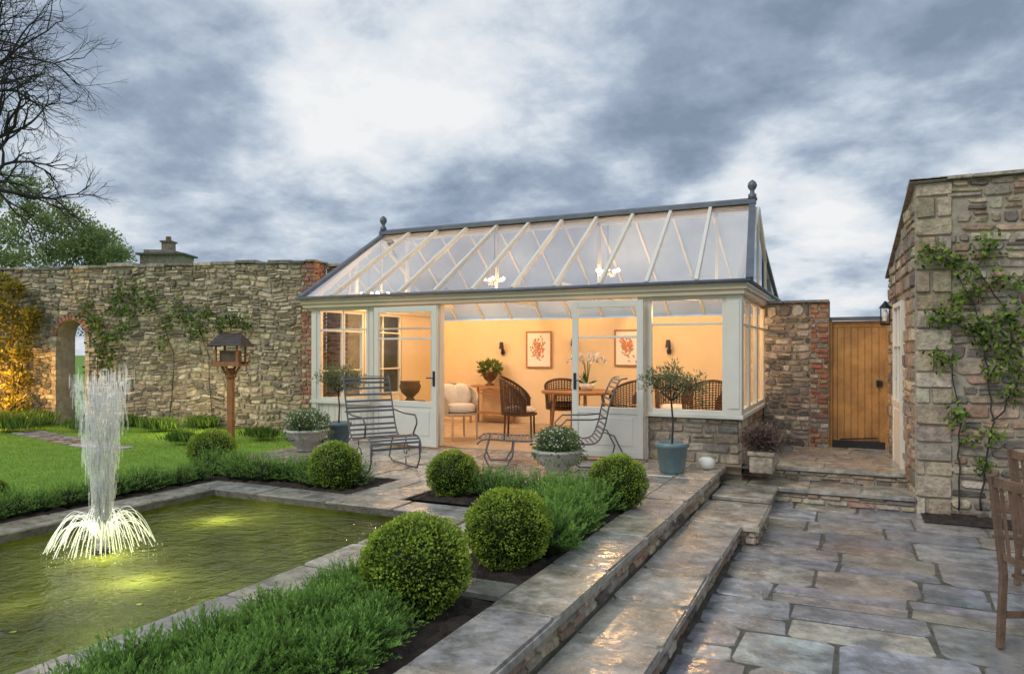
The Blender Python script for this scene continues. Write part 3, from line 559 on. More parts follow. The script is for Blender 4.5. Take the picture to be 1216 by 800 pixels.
# ---------------- climbers
def climber(name,lab,p0,n,stems,clusters,root,leafL=.07,dark=(.03,.07,.012),light=(.2,.3,.05),num=90,sr=.016):
    nn=Vector(n); t=thing(name,lab,'climber',root,world=True); m=MB()
    for st in stems:
        pts=[]
        for (u,v) in st: pts.append(hit(u,v,p0,n)+nn*.07)
        pp=[]
        for i in range(len(pts)-1):
            for q in range(4): pp.append(pts[i].lerp(pts[i+1],q/4)+Vector((U_(-.02,.02),0,U_(-.02,.02))))
        pp.append(pts[-1]); m.tube(pp,[sr*(1-.6*i/len(pp)) for i in range(len(pp))],6)
    m.build('stem',BARK,t,smooth=True); m=MB()
    for (u,v,r) in clusters:
        c=hit(u,v,p0,n)+nn*.09; k=int(num*(r/12)**2)+12; d=rng.normal(0,1,(k,3)); R=r/F*abs(c.x*-SA+c.y*CA)
        P=np.array(c)+d*np.array((R*.8,.04,R*.8)); D=rng.normal(0,.6,(k,3))+np.array(nn)*.5; D[:,2]-=.3; q=np.clip(rng.random((k,1))+d[:,2:3]*.15,0,1)
        m.leaves(P,D,leafL*rng.uniform(.6,1.2,k),leafL*.6,np.array(dark)*(1-q)+np.array(light)*q)
    m.build('foliage',LEAF,t); return t
climber('climbing_rose','climbing rose trained over the buff outbuilding wall',(0,9.1,0),(0,-1,0),
  [[(1164,604),(1166,560),(1178,500),(1174,450),(1166,400),(1150,350),(1130,315),(1100,300)],[(1174,450),(1200,410),(1190,360),(1160,320),(1175,290)],[(1136,604),(1138,540),(1140,490),(1128,430),(1110,420)],[(1166,400),(1130,385),(1108,380)],[(1178,500),(1200,470),(1214,430)],[(1200,410),(1216,380)]],
  [(1100,300,9),(1118,306,10),(1135,310,8),(1150,325,8),(1170,295,11),(1185,330,7),(1160,345,8),(1140,350,7),(1112,378,11),(1130,370,10),(1160,385,11),(1180,390,13),(1170,405,8),(1200,375,9),(1210,400,8),(1192,420,10),(1208,440,11),(1120,425,11),(1175,440,7),(1198,465,8),(1135,490,9),(1148,520,6),(1168,550,7),(1180,515,7),(1212,340,8)],(2,9.0,-.35),.07,num=75,light=(.3,.43,.07),sr=.011)
climber('wall_creeper','leafy creeper spreading right of the arch on the old garden wall',W0,WN,
  [[(118,470),(120,420),(128,390),(160,350)],[(205,490),(210,420),(195,380),(180,350)],[(255,500),(250,420),(235,380)],[(128,390),(105,370),(95,355)]],
  [(105,368,9),(115,380,8),(150,350,11),(170,348,12),(185,358,9),(140,365,9),(158,370,8),(125,412,12),(140,405,11),(150,388,9),(132,430,8),(120,395,8),(200,385,8),(225,375,10),(240,382,10),(235,395,8),(212,372,8),(270,380,8),(285,380,8),(296,384,7),(198,405,6),(250,372,8),(265,385,6)],wp(8,0,-.1),.09,light=(.18,.3,.05),dark=(.04,.08,.015),num=70,sr=.009)
t=thing('lit_shrub','golden lit shrub climbing the wall at left photo edge','shrub',hit(20,490,W0,WN)+WN*.3,world=True)
m=MB(); 
for k in range(7): a=hit(20+U_(-12,15),495,W0,WN)+WN*.3; b=hit(U_(-20,50),U_(370,430),W0,WN)+WN*.25; m.tube([a,a.lerp(b,.5)+Vector((U_(-.1,.1),0,0)),b],[.02,.014,.006],5)
m.build('stem',BARK,t); m=MB()
for (u,v,r) in ((5,360,14),(25,375,16),(10,395,18),(40,395,14),(22,420,16),(5,435,15),(45,420,10),(35,345,9),(10,470,18),(35,450,14),(50,375,9),(20,335,8),(-15,400,20),(-12,450,20),(38,480,14)):
    c=hit(u,v,W0,WN)+WN*U_(.2,.4); blob(m,c,r/F*15,220,.09,.05,(.1,.09,.01),(.4,.33,.05),lo=.1)
m.build('foliage',LEAF,t)
q=thing('garden_spotlight','small black ground spotlight shining up into the golden shrub','lamp',gp(30,508)); m=MB(); m.lathe([(.05,.1),(.06,.2)]); m.tube([(0,0,-.02),(0,0,.12)],.015); m.build('housing',DARKM,q); m=MB(); m.lathe([(.045,.201),(.04,.206)]); m.build('lens',LAMPM,q)
pl=hit(22,450,W0,WN)+WN*.9; plight('spot_glow',(pl.x,pl.y,.8),130,(1,.52,.12),.1)
pl=gp(215,515); plight('spot_glow',(pl.x,pl.y,.5),24,(1,.8,.4),.1)
# ---------------- trees
def grow(m,p,d,L,r,dep,tips,sp=.55,n=5,grav=.0,kids=(2,3)):
    pts=[p];q=p;dd=d.copy()
    for i in range(3):
        dd=(dd+Vector((U_(-1,1),U_(-1,1),U_(-1,1)))*.24+Vector((0,0,grav))).normalized(); q=q+dd*L/3; pts.append(q)
    m.tube(pts,[r,r*.88,r*.78,r*.66],n if dep>2 else 3)
    if dep<=0: tips.append((q,dd)); return
    for k in range(random.randint(*kids)):
        v=Vector((U_(-1,1),U_(-1,1),U_(-1,1))); v=(v-dd*v.dot(dd)).normalized(); a=U_(.3,sp+.25)
        s=pts[random.choice((1,2,3,3))] if k else pts[3]
        grow(m,s,(dd*math.cos(a)+v*math.sin(a)).normalized(),L*U_(.66,.86),r*.64,dep-1,tips,sp,n,grav,kids)
random.seed(11)
b=pd(-66,430,20); b.z=0
t=thing('bare_tree','bare dark winter tree reaching over the wall at top left','tree',b,world=True); m=MB(); tips=[]
m.tube([b,b+Vector((.1,0,3)),b+Vector((0,0,6.2))],[.36,.32,.28],9); m.build('trunk',BARK,t,smooth=True); m=MB()
R3=Vector((CA,SA,0))
for (h,dx,dz,L) in ((6.4,.5,1.,1.8),(6.2,.9,.75,1.35),(6.1,-.1,1,2.0),(5.6,1.,.5,1.2),(6.3,.7,1.1,1.7),(6.2,.3,1.3,2.1),(6.6,.45,.8,1.6)):
    grow(m,b+Vector((0,0,h)),(R3*dx+Vector((0,0,dz))).normalized(),L,.11,7,tips,.55,5,.0,(2,3))
m.build('crown',BARK,t)
b=pd(40,430,24); b.z=0
t=thing('green_tree','pale green spring tree showing above the left garden wall','tree',b,world=True); m=MB(); tips=[]
m.tube([b,b+Vector((0,0,2.2))],[.2,.16],8)
for k in range(7): a=k*.9; grow(m,b+Vector((0,0,2.1)),Vector((math.cos(a)*.8,math.sin(a)*.8,.8)).normalized(),1.25,.07,4,tips,.5,4,0,(2,3))
m.build('trunk',BARK,t); m=MB()
for (p,d) in tips: 
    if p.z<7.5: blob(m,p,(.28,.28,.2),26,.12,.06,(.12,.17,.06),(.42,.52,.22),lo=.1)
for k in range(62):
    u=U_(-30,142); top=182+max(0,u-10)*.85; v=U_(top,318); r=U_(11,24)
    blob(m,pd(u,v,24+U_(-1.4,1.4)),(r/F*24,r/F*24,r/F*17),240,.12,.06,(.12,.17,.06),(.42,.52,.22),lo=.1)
m.build('crown',LEAF,t)
random.seed(5)
# ---------------- bird feeder
p=gp(274,526); t=thing('bird_feeder','wooden bird table with dark shingled roof on a turned post','bird table',p,.35)
m=MB(); m.box(-.045,.045,-.045,.045,0,1.05); m.lathe([(.05,1.0),(.09,1.04),(.05,1.08),(.07,1.13),(.05,1.17)],n=12); m.build('post',POST,t,bevel=.006)
m=MB()
for sx,sy in ((1,0),(-1,0),(0,1),(0,-1)): m.bar((sx*.04,sy*.04,1.02),(sx*.15,sy*.15,1.2),.03,.03)
m.build('bracket',POST,t)
m=MB(); m.box(-.21,.21,-.18,.18,1.2,1.23); m.box(-.21,.21,-.18,-.165,1.23,1.27); m.box(-.21,.21,.165,.18,1.23,1.27); m.build('tray',POST,t)
for sx in (-1,1):
    for sy in (-1,1): m=MB(); m.box(sx*.17-.014,sx*.17+.014,sy*.14-.014,sy*.14+.014,1.23,1.52); m.build('upright',POST,t)
m=MB(); m.box(-.13,.13,-.1,.1,1.235,1.44); m.build('inner_box',WOODD,t)
def slab(m,pts,th):
    m.add([Vector(x) for x in pts]+[Vector(x)+Vector((0,0,th)) for x in pts],[(3,2,1,0),(4,5,6,7),(0,1,5,4),(1,2,6,5),(2,3,7,6),(3,0,4,7)])
m=MB()
for i in range(4):
    f0,f1=i/4,(i+1)/4+.03
    for sg in (-1,1):
        y=lambda f:sg*.23*(1-f); z=lambda f:1.5+.19*f
        q=[(-.27+.09*f0,y(f0),z(f0)+.012),(.27-.09*f0,y(f0),z(f0)+.012),(.27-.09*f1,y(f1),z(f1)),(-.27+.09*f1,y(f1),z(f1))]
        if sg>0: q=q[::-1]
        slab(m,q,.012)
m.add([(-.27,-.23,1.5),(-.27,.23,1.5),(-.18,0,1.7),(.27,-.23,1.5),(.27,.23,1.5),(.18,0,1.7)],[(0,2,1),(3,4,5)]); m.box(-.18,.18,-.02,.02,1.685,1.715); m.build('roof',SHING,t)
# ---------------- fountain
p=gp(122,658,-.09); t=thing('fountain','pond fountain with tall white plume over a ring of jets','fountain',p)
m=MB(); m.lathe([(.03,-.05),(.05,0),(.07,.015),(.07,.03),(.03,.04),(.02,.06)],n=14); m.build('nozzle',DARKM,t)
def spray(name,op):
    wm,tt=nt(name); L=tt.links.new; o_=N_(tt,'OutputMaterial'); a1=N_(tt,'BsdfTransparent'); b1=N_(tt,'BsdfTranslucent'); b1.inputs[0].default_value=(1,1,1,1); c1=N_(tt,'BsdfDiffuse'); c1.inputs[0].default_value=(1,1,1,1)
    x1=N_(tt,'AddShader'); L(b1.outputs[0],x1.inputs[0]); L(c1.outputs[0],x1.inputs[1]); x2=N_(tt,'MixShader'); x2.inputs[0].default_value=op; L(a1.outputs[0],x2.inputs[1]); L(x1.outputs[0],x2.inputs[2]); L(x2.outputs[0],o_.inputs[0]); return wm
wm=spray('spray_water',.25); wf=spray('fine_spray',.08)
m=MB()
JT=[(2*math.pi*j/9+U_(-.15,.15),U_(.09,.15),U_(1.15,1.36)) for j in range(9)]+[(2*math.pi*j/4,.04,1.3) for j in range(4)]
for a,e,hh in JT:
    pts=[(math.cos(a)*(.025+e*s),math.sin(a)*(.025+e*s),.05+hh*s*(1.15-.15*s)) for s in np.linspace(0,.93,10)]; m.tube(pts,[.008-.003*s for s in np.linspace(0,1,10)],6)
    for k in range(150):
        s=random.random()**.9; sp=.006+.03*s; cx,cy=math.cos(a)*(.025+e*s)+random.gauss(0,sp),math.sin(a)*(.025+e*s)+random.gauss(0,sp); z=.05+hh*s*(1.15-.15*s)
        m.tube([(cx,cy,z-U_(.03,.1)),(cx,cy,z+U_(.0,.06))],U_(.002,.006),4)
m.build('plume',wf,t)
m=MB()
for k in range(90):
    a=U_(0,6.28); e=U_(.2,.4); hh=U_(.2,.33)
    pts=[(math.cos(a)*e*s,math.sin(a)*e*s,.05+4*hh*.85*s*(1-s*.99)) for s in np.linspace(0,.99,12)]; m.tube(pts,[.0016+.002*s for s in np.linspace(0,1,12)],4)
for k in range(500):
    a=U_(0,6.28); e=U_(.05,.42); z=U_(0,.28)*(1-e/.5); m.ball((math.cos(a)*e,math.sin(a)*e,z),U_(.0015,.0035),n=4)
m.build('ring_jets',wm,t)
for k,(u,v) in enumerate(((262,618),(165,690),(125,662),(15,720))):
    q=gp(u,v,-.55); q.z=-.745; t=thing('pool_lamp',('underwater pond lamp near the far coping','underwater pond lamp in front of the fountain','underwater pond lamp under the fountain plume','underwater pond lamp near bottom left corner')[k],'lamp',q)
    m=MB(); m.lathe([(.03,-.03),(.035,-.01),(.035,0)]); m.build('housing',DARKM,t); m=MB(); m.lathe([(.025,.001),(.02,.003)]); m.build('lens',mat('pool_lens',(.8,.8,.3),.5,emit=.4,var=0),t)
    g=gp(u,v,-.09); plight('pool_glow',(g.x,g.y,-.27),(14,12,12,2)[k],(1,.93,.42),.08)
# ---------------- recliners
def recliner(name,lab,cat,loc,rz,prof,w,nb):
    t=thing(name,lab,cat,loc,rz); pr=[Vector((x,0,z)) for x,z in prof]
    sp=[pr[0]]
    for i in range(len(pr)-1):
        p0,p1,p2,p3=pr[max(i-1,0)],pr[i],pr[i+1],pr[min(i+2,len(pr)-1)]
        for s in np.linspace(0,1,9)[1:]:
            sp.append(.5*((2*p1)+(p2-p0)*s+(2*p0-5*p1+4*p2-p3)*s*s+(3*p1-p0-3*p2+p3)*s**3))
    for sg in (-1,1): m=MB(); m.tube([q+Vector((0,sg*w/2,0)) for q in sp],.011,6); m.build('side_rail',IRON,t,smooth=True)
    acc=0;ms=MB();mb=MB()
    for i in range(1,len(sp)):
        acc+=(sp[i]-sp[i-1]).length
        if acc>.046:
            acc=0; tn=(sp[i]-sp[i-1]).normalized(); up=Vector((0,1,0)).cross(tn); (mb if i>nb*8 else ms).bar(sp[i]+Vector((0,-w/2,0)),sp[i]+Vector((0,w/2,0)),.026,.007,up=up)
    ms.build('seat_slats',IRON,t); mb.build('back_slats',IRON,t)
    return t
def scroll(cx,cz,y,r0=.05,n=10): return [(cx+math.cos(a)*r0*(1-a/9),y,cz+math.sin(a)*r0*(1-a/9)) for a in np.linspace(0,6.5,n)]
p=gp(447,553)
t=recliner('slatted_recliner','upright grey metal slatted garden recliner left of doorway','chair',p,-.55,[(.62,.22),(.6,.36),(.45,.42),(.2,.38),(0,.36),(-.12,.48),(-.24,.8),(-.33,1.08),(-.4,1.1)],.62,4)
for sg in (-1,1):
    y=sg*.31
    m=MB(); m.tube([(.58,y,.34),(.6,y,.15),(.52,y,.02),(.3,y,.015),(.1,y,.02),(-.2,y,.015),(-.32,y,.06),(-.22,y,.3),(-.05,y,.37)],.011,6); m.build('leg',IRON,t,smooth=True)
    m=MB(); m.tube([(.4,y,.41),(.47,y*1.06,.55)]+scroll(.4,.6,y*1.08)[:1]+[(.4,y*1.1,.65),(.1,y*1.1,.65),(-.2,y*1.06,.68)],.011,6); m.tube(scroll(.2,.2,y,.1),.008,5); m.tube([(.2,y,.3),(.2,y,.38)],.008,5); m.tube([(.2,y,.02),(.2,y,.1)],.008,5); m.build('armrest',IRON,t,smooth=True)
t=recliner('slatted_chaise','long grey metal slatted chaise with high curved back before right door','chaise',(-2.98,8.62,0),math.radians(206),[(1.45,.3),(1.35,.36),(1.0,.34),(.6,.33),(.25,.3),(0,.32),(-.1,.5),(-.17,.8),(-.28,1.06),(-.38,1.1)],.62,5)
for sg in (-1,1):
    y=sg*.31
    m=MB(); m.tube([(-.08,y,.45),(-.22,y,.4),(-.32,y,.2),(-.28,y,.04),(-.15,y,.015),(.2,y,.02),(.3,y,.1),(.28,y,.3)],.011,6); m.build('leg',IRON,t,smooth=True)
    m=MB(); m.tube([(1.3,y,.35),(1.36,y,.15),(1.3,y,.02),(1.1,y,.02),(1.02,y,.15),(1.0,y,.33)],.011,6); m.build('leg',IRON,t,smooth=True)
    m=MB(); m.tube([(.4,y,.33),(.46,y*1.08,.5),(.36,y*1.1,.6),(.05,y*1.1,.6),(-.12,y,.62)],.011,6); m.build('armrest',IRON,t,smooth=True)
# ---------------- pots
def bowl(lab,loc,s=1.,fl=True,dark=(.04,.08,.025),light=(.22,.32,.13)):
    t=thing('planter_bowl',lab,'planter',loc); m=MB(); m.lathe([(.12*s,0),(.15*s,.02),(.13*s,.06),(.2*s,.1),(.27*s,.2*s),(.29*s,.26*s),(.31*s,.27*s),(.3*s,.3*s),(.26*s,.3*s),(.24*s,.22*s)],n=24); m.build('pot',STONEP,t,smooth=True)
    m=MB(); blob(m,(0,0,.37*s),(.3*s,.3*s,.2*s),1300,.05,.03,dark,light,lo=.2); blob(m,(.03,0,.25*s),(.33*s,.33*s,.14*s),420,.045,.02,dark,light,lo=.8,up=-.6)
    if fl: 
        n=160; d=rdir(n); d[:,2]=abs(d[:,2]); m.leaves(np.array((0,0,.36*s))+d*np.array((.31,.31,.21))*s,rng.normal(size=(n,3)),.025,.025,np.tile((.8,.8,.76),(n,1)))
    m.build('foliage',LEAF,t); return t
bowl('carved stone bowl of white flowers in front of the chaise',gp(662,562),.95); bowl('carved stone bowl of white flowers left of the recliner',gp(364,535),1.05)
def pottree(lab,loc,hc,R,matp):
    t=thing('potted_tree',lab,'potted tree',loc); m=MB(); m.lathe([(.13,0),(.145,.02),(.18,.3),(.2,.31),(.2,.36),(.17,.36),(.165,.3)],n=24); m.build('pot',matp,t,smooth=True)
    m=MB(); m.lathe([(.17,.29),(.001,.31)]); m.build('soil',SOIL,t)
    m=MB(); tips=[]; m.tube([(0,0,.28),(.01,.01,.6),(-.01,0,hc-.2)],[.014,.012,.011],7)
    for k in range(12): grow(m,Vector((-.01,0,hc-.22)),Vector((math.cos(k*.7)*.7,math.sin(k*.7)*.7,U_(.4,1.2))).normalized(),.18,.006,2,tips,.5,4,0,(2,2))
    m.build('stem',BARK,t); m=MB()
    blob(m,(0,0,hc),(R*.85,R*.85,R*.8),650,.05,.014,(.05,.08,.035),(.2,.26,.13),lo=.15)
    for (q,d) in tips: blob(m,q,.09,20,.05,.014,(.06,.09,.04),(.22,.28,.14),lo=.1)
    m.build('crown',LEAF,t); return t
pottree('small olive tree in blue grey pot beside the right window',gp(798,561),1.06,.26,TERRA)
pottree('small olive tree in blue grey pot at the left corner window',gp(402,529),1.02,.25,TERRA)
t=thing('heather_tub','square stone tub of dark heather at the foot of the pier','planter',gp(905,560,-.0)); m=MB(); m.col=(.38,.32,.24); m.box(-.13,.13,-.13,.13,0,.2); m.box(-.15,.15,-.15,.15,.2,.25); m.build('tub',STONE,t,bevel=.012)
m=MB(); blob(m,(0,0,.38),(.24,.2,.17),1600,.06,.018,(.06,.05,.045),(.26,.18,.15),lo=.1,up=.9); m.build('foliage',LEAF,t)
t=MB(); t.lathe([(.03,0),(.08,.02),(.105,.07),(.09,.12),(.05,.145),(.01,.14)],n=18); o=t.build('stone_ball',WHITE,smooth=True)
tag(o,'small pale round garden ornament on the ledge by conservatory corner','ornament'); o.location=(-1.62,8.85,.008)
for k,(u,v,s) in enumerate(((1108,596,.14),(1150,598,.12),(1180,594,.13))):
    p=gp(u,v,-.33); m=MB(); blob(m,(0,0,s*.8),(s,s,s),500,.05,.025,(.04,.08,.02),(.2,.3,.08),lo=.1,up=.8); tag(m.build('bedding_plant',LEAF,loc=p),('little leafy plant at outbuilding corner foot','little leafy plant between the two rose stems','little leafy plant right of the rose stems')[k],'plant')
# ---------------- teak chairs
def teak(lab,loc,rz):
    t=thing('garden_chair',lab,'chair',loc,rz,'teak patio chairs')
    for sy in (-1,1):
        m=MB(); m.bar((-.26,sy*.25,0),(-.24,sy*.25,.45),.042,.03,up=(0,1,0)); m.bar((-.24,sy*.25,.44),(-.31,sy*.25,1.04),.042,.03,up=(0,1,0)); m.build('leg',WOODD,t,bevel=.005)
        m=MB(); m.bar((.24,sy*.25,0),(.24,sy*.25,.64),.045,.04,up=(0,1,0)); m.build('leg',WOODD,t,bevel=.005)
        m=MB(); m.bar((-.28,sy*.27,.66),(.28,sy*.27,.655),.06,.022); m.build('armrest',WOODD,t,bevel=.006)
        m=MB(); m.bar((-.24,sy*.25,.2),(.24,sy*.25,.2),.02,.04); m.build('stretcher',WOODD,t)
    m=MB()
    for i in range(8): x=-.2+i*.062; m.box(x,x+.046,-.24,.24,.43,.45)
    m.box(.22,.26,-.23,.23,.36,.43); m.build('seat',WOODD,t,bevel=.003)
    m=MB(); m.bar((-.305,-.23,1.0),(-.305,.23,1.0),.022,.06); m.bar((-.25,-.23,.55),(-.25,.23,.55),.02,.04)
    for i in range(6): y=-.185+i*.074; m.bar((-.25,y,.56),(-.3,y,.98),.026,.01,up=(1,0,0))
    m.build('backrest',WOODD,t,bevel=.003); return t
c=teak('weathered teak slatted garden chair nearest on the right patio edge',(1.13,5.05,-.35),.45)
dup(c,(1.44,6.45,-.35),.3,'weathered teak garden chair further back on the right patio edge')
# ---------------- interior furniture
def tub(lab,loc,rz,mt=RATTAN,cush=True,h=.95,nm='wicker_chair',bigc=False):
    t=thing(nm,lab,'chair',loc,rz)
    for sx,sy in ((.22,.22),(.22,-.22),(-.22,.2),(-.22,-.2)): m=MB(); m.tube([(sx,sy,0),(sx*.95,sy*.95,.42)],.018,6); m.build('leg',mt,t)
    m=MB(); m.lathe([(.2,.38),(.29,.4),(.29,.43),(.2,.44)],n=16); m.build('seat',mt,t)
    if cush: m=MB(); m.lathe([(.2,.44),(.27,.46),(.27,.5+.05*bigc),(.2,.53+.05*bigc),(.02,.54+.05*bigc)],n=16); m.build('cushion',CUSH,t,smooth=True)
    if bigc:
        for sy in (-.1,.12): m=MB(Matrix.Translation((-.14,sy,.72))@Matrix.Rotation(-.35,4,'Y')@Matrix.Diagonal((.35,1,1,1))); m.ball((0,0,0),.19,n=14); m.build('cushion',CUSH,t,smooth=True)
    m=MB(); K=26; a0=math.radians(62)
    ang=[a0+(2*math.pi-2*a0)*i/K for i in range(K+1)]; hz=[.64+(h-.64)*max(0,math.sin(math.pi*i/K))**.8 for i in range(K+1)]
    P=lambda a,z:(math.cos(a)*(.29+.06*(z-.4)),math.sin(a)*(.29+.06*(z-.4)),z)
    m.tube([P(a,z) for a,z in zip(ang,hz)],.018,6)
    for a,z in zip(ang,hz): m.tube([P(a,.4),P(a,z)],.009,4)
    for f in np.linspace(.05,.95,16): m.tube([P(a,.4+(z-.4)*f) for a,z in zip(ang,hz)],.009,4)
    m.build('backrest',mt,t); return t
CREAMR=mat('whitewashed_cane',(.6,.5,.36),.7,.2,40,.15,10)
g=gp(545,521); tub('whitewashed cane armchair with cushions just inside left of the doorway',g,-.6,CREAMR,h=.9,nm='cane_armchair',bigc=True)
g=gp(617,521); tub('brown wicker chair with high rounded back left of the dining table',g,.3,h=1.02)
g=gp(668,512); tub('brown wicker chair facing the dining table centre',g,1.9)
tub('brown wicker chair seen through the right door glass',(py(745,470,11.9).x,11.9,0),2.6); tub('brown wicker chair seen through the right window',(py(835,470,11.0).x,11.0,0),2.2,h=1.0)
tub('brown wicker chair seen left of the right window',(py(800,470,12.2).x,12.2,0),-1.2,h=1.)
q=py(665,480,11.75); t=thing('dining_table','round wooden dining table in the middle of the glass room','table',(q.x+.35,11.75,0)); m=MB(); m.lathe([(.62,.7),(.65,.72),(.65,.745),(.62,.755)],n=28); m.build('tabletop',BAMB,t,bevel=0)
for a in range(4): m=MB(); c_,s_=math.cos(a*1.57+.6),math.sin(a*1.57+.6); m.tube([(c_*.5,s_*.5,0),(c_*.42,s_*.42,.7)],.03,8); m.build('leg',BAMB,t)
tx,ty=q.x+.35,11.75
t=thing('orchid','white orchid in a pale bowl on the dining table','plant',(tx+.15,ty,.757)); m=MB(); m.lathe([(.07,0),(.13,.06),(.14,.12),(.12,.12)],n=16); m.build('pot',WHITE,t,smooth=True)
m=MB(); fl=MB()
for k in range(5):
    a=k*1.3; pts=[(0,0,.1),(math.cos(a)*.06,math.sin(a)*.06,.45),(math.cos(a)*.2,math.sin(a)*.2,.62),(math.cos(a)*.34,math.sin(a)*.34,.5)]; m.tube(pts,.006,5,(.08,.15,.04))
    P=np.array([Vector(pts[1]).lerp(Vector(pts[2]),s) if s<1 else Vector(pts[2]).lerp(Vector(pts[3]),s-1) for s in np.linspace(.4,2,10) for _ in range(6)]); fl.leaves(P,rng.normal(size=P.shape),.06,.05,np.tile((.85,.82,.8),(len(P),1)))
m.leaves(np.tile((0,0,.1),(9,1)).astype(float),np.column_stack([rng.normal(size=9),rng.normal(size=9),np.full(9,.6)]),.25,.06,np.tile((.05,.12,.03),(9,1))); m.build('stem',LEAF,t); fl.build('flowers',LEAF,t)
q=py(585,490,12.72); t=thing('console_table','cane console table standing against the cream back wall','table',(q.x,12.72,0))
m=MB(); m.box(-.45,.45,-.2,.2,.72,.75); m.build('tabletop',BAMB,t,bevel=.005); m=MB(); m.box(-.41,.41,-.17,.17,.2,.22); m.build('shelf',BAMB,t)
for sx in (-1,1):
    for sy in (-1,1): m=MB(); m.tube([(sx*.41,sy*.16,0),(sx*.41,sy*.16,.72)],.022,8); m.build('leg',BAMB,t)
m=MB(); m.tube([(-.4,-.16,.45),(-.2,-.16,.66),(0,-.16,.7),(.2,-.16,.66),(.4,-.16,.45)],.012,6); m.bar((-.41,-.16,.6),(.41,-.16,.6),.02,.02); m.build('fretwork',BAMB,t)
t=thing('fern_urn','dark footed urn with arching fern on the console table','plant',(q.x-.05,12.7,.752)); m=MB(); m.lathe([(.09,0),(.09,.02),(.03,.06),(.12,.14),(.16,.24),(.18,.26),(.15,.26)],n=18); m.build('urn',RATTAN,t,smooth=True)
m=MB(); blob(m,(0,0,.34),(.22,.22,.15),320,.12,.03,(.05,.1,.02),(.16,.25,.05),lo=.1,up=.6); m.build('foliage',LEAF,t)
q=py(487,470,11.0); t=thing('side_table','small dark side table behind the left glazed door','table',(q.x,11.0,0)); m=MB(); m.lathe([(.28,.5),(.28,.53)],n=20); m.build('tabletop',RATTAN,t)
for a in range(3): m=MB(); m.tube([(math.cos(a*2.1)*.24,math.sin(a*2.1)*.24,0),(math.cos(a*2.1)*.2,math.sin(a*2.1)*.2,.5)],.018,6); m.build('leg',RATTAN,t)
o=MB().lathe([(.08,0),(.09,.02),(.06,.06),(.16,.16),(.2,.26),(.17,.33),(.19,.36),(.15,.36)],n=20).build('dark_urn',RATTAN,smooth=True,loc=(q.x,11.0,.532)); tag(o,'wide dark urn on the side table behind the left door','urn')
# ---------------- world, sun, camera
w=bpy.data.worlds.new('World'); S.world=w; w.use_nodes=True; T=w.node_tree; T.nodes.clear(); L=T.links.new
def n_(ty,**k): return N_(T,ty,**k)
out=n_('OutputWorld'); bg=n_('Background'); tc=n_('TexCoord'); sx=n_('SeparateXYZ'); L(tc.outputs['Generated'],sx.inputs[0])
zc=n_('Math',operation='MAXIMUM'); L(sx.outputs[2],zc.inputs[0]); zc.inputs[1].default_value=0.; za=n_('Math',operation='ADD'); L(zc.outputs[0],za.inputs[0]); za.inputs[1].default_value=.3
dx=n_('Math',operation='DIVIDE'); L(sx.outputs[0],dx.inputs[0]); L(za.outputs[0],dx.inputs[1]); dy=n_('Math',operation='DIVIDE'); L(sx.outputs[1],dy.inputs[0]); L(za.outputs[0],dy.inputs[1])
cb=n_('CombineXYZ'); L(dx.outputs[0],cb.inputs[0]); L(dy.outputs[0],cb.inputs[1])
mp=n_('Mapping'); mp.inputs['Location'].default_value=(3.1,1.7,0); L(cb.outputs[0],mp.inputs[0])
n1=n_('TexNoise',i_Scale=3.2,i_Detail=12.,i_Roughness=.6,i_Distortion=.1); L(mp.outputs[0],n1.inputs[0])
n2=n_('TexNoise',i_Scale=1.5,i_Detail=4.,i_Roughness=.5); L(mp.outputs[0],n2.inputs[0])
ad=n_('Math',operation='MULTIPLY_ADD'); L(n2.outputs[0],ad.inputs[0]); ad.inputs[1].default_value=.5; L(n1.outputs[0],ad.inputs[2]); val=ad.outputs[0]
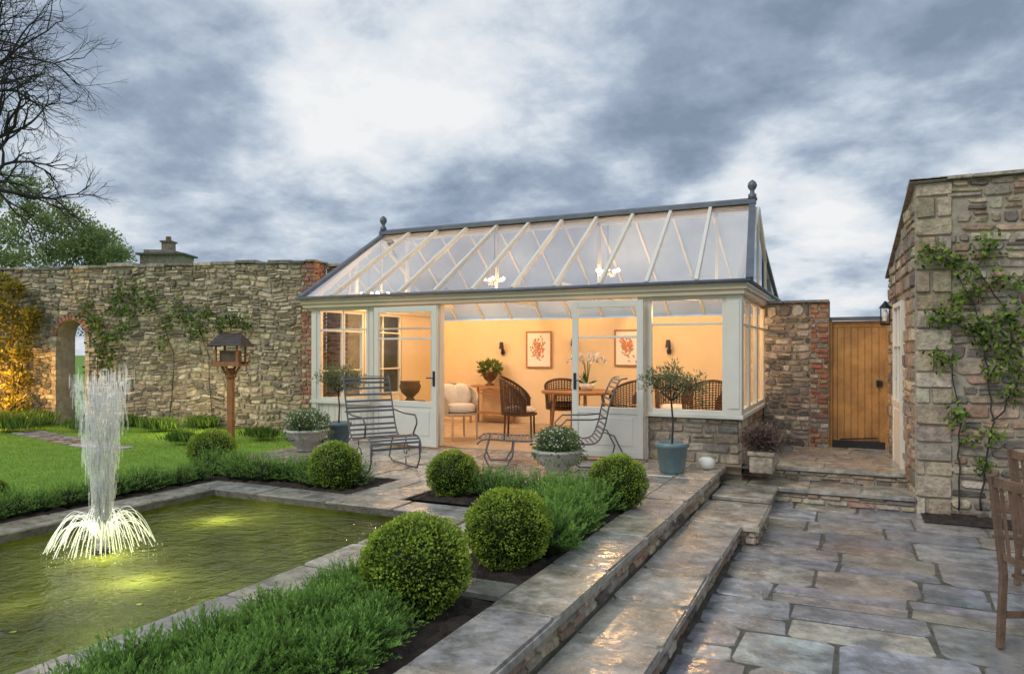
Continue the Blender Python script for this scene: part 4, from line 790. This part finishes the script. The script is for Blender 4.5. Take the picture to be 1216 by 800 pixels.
def dirblob(u,v,wd,amp):
    global val
    d=pd(u,v,1)-Vector((0,0,H)); d.normalize()
    dt=n_('VectorMath',operation='DOT_PRODUCT'); L(tc.outputs['Generated'],dt.inputs[0]); dt.inputs[1].default_value=d
    mr=n_('MapRange',interpolation_type='SMOOTHSTEP'); L(dt.outputs['Value'],mr.inputs[0]); mr.inputs[1].default_value=math.cos(math.radians(wd)); mr.inputs[2].default_value=1; mr.inputs[3].default_value=0; mr.inputs[4].default_value=amp
    a=n_('Math',operation='ADD'); L(val,a.inputs[0]); L(mr.outputs[0],a.inputs[1]); val=a.outputs[0]
dirblob(330,130,18,.085); dirblob(520,130,14,.08); dirblob(200,85,9,-.17); dirblob(860,50,12,-.13); dirblob(1130,30,14,-.07); dirblob(620,232,8,-.12); dirblob(480,240,8,-.12); dirblob(320,250,9,-.12); dirblob(770,225,8,-.1); dirblob(970,180,9,.1); dirblob(980,325,7,.15); dirblob(90,200,9,.05); dirblob(1000,240,7,-.08); dirblob(200,270,8,-.08)
cr=n_('ValToRGB'); L(val,cr.inputs[0]); e=cr.color_ramp.elements; e[0].position=.5; e[0].color=(.22,.28,.38,1); e[1].position=1.; e[1].color=(.88,.89,.9,1)
x=e.new(.64); x.color=(.33,.4,.52,1); x=e.new(.745); x.color=(.49,.57,.67,1); x=e.new(.85); x.color=(.71,.76,.82,1)
sky=n_('TexSky',sky_type='NISHITA',sun_disc=False,sun_elevation=math.radians(8),sun_rotation=math.radians(-100)); sc=n_('VectorMath',operation='SCALE'); L(sky.outputs[0],sc.inputs[0]); sc.inputs['Scale'].default_value=.1
mx=n_('Mix',data_type='RGBA'); mx.inputs[0].default_value=.94; L(sc.outputs[0],mx.inputs[6]); L(cr.outputs[0],mx.inputs[7])
L(mx.outputs[2],bg.inputs[0]); bg.inputs[1].default_value=1.05; L(bg.outputs[0],out.inputs[0])
l=bpy.data.lights.new('sun','SUN'); l.energy=1.4; l.angle=math.radians(25); l.color=(1,.96,.9); o=bpy.data.objects.new('sun',l); COL.objects.link(o); o.rotation_euler=(math.radians(48),0,math.radians(-25))
cd=bpy.data.cameras.new('camera'); cam=bpy.data.objects.new('camera',cd); COL.objects.link(cam); cam.location=(0,0,H); cam.rotation_euler=(math.pi/2,0,A)
cd.sensor_width=36; cd.lens=F/1216*36; cd.shift_y=17/1216; cd.clip_start=.05; cd.clip_end=1500; S.camera=cam
S.view_settings.view_transform='Standard'; S.view_settings.look='None'; S.view_settings.exposure=0
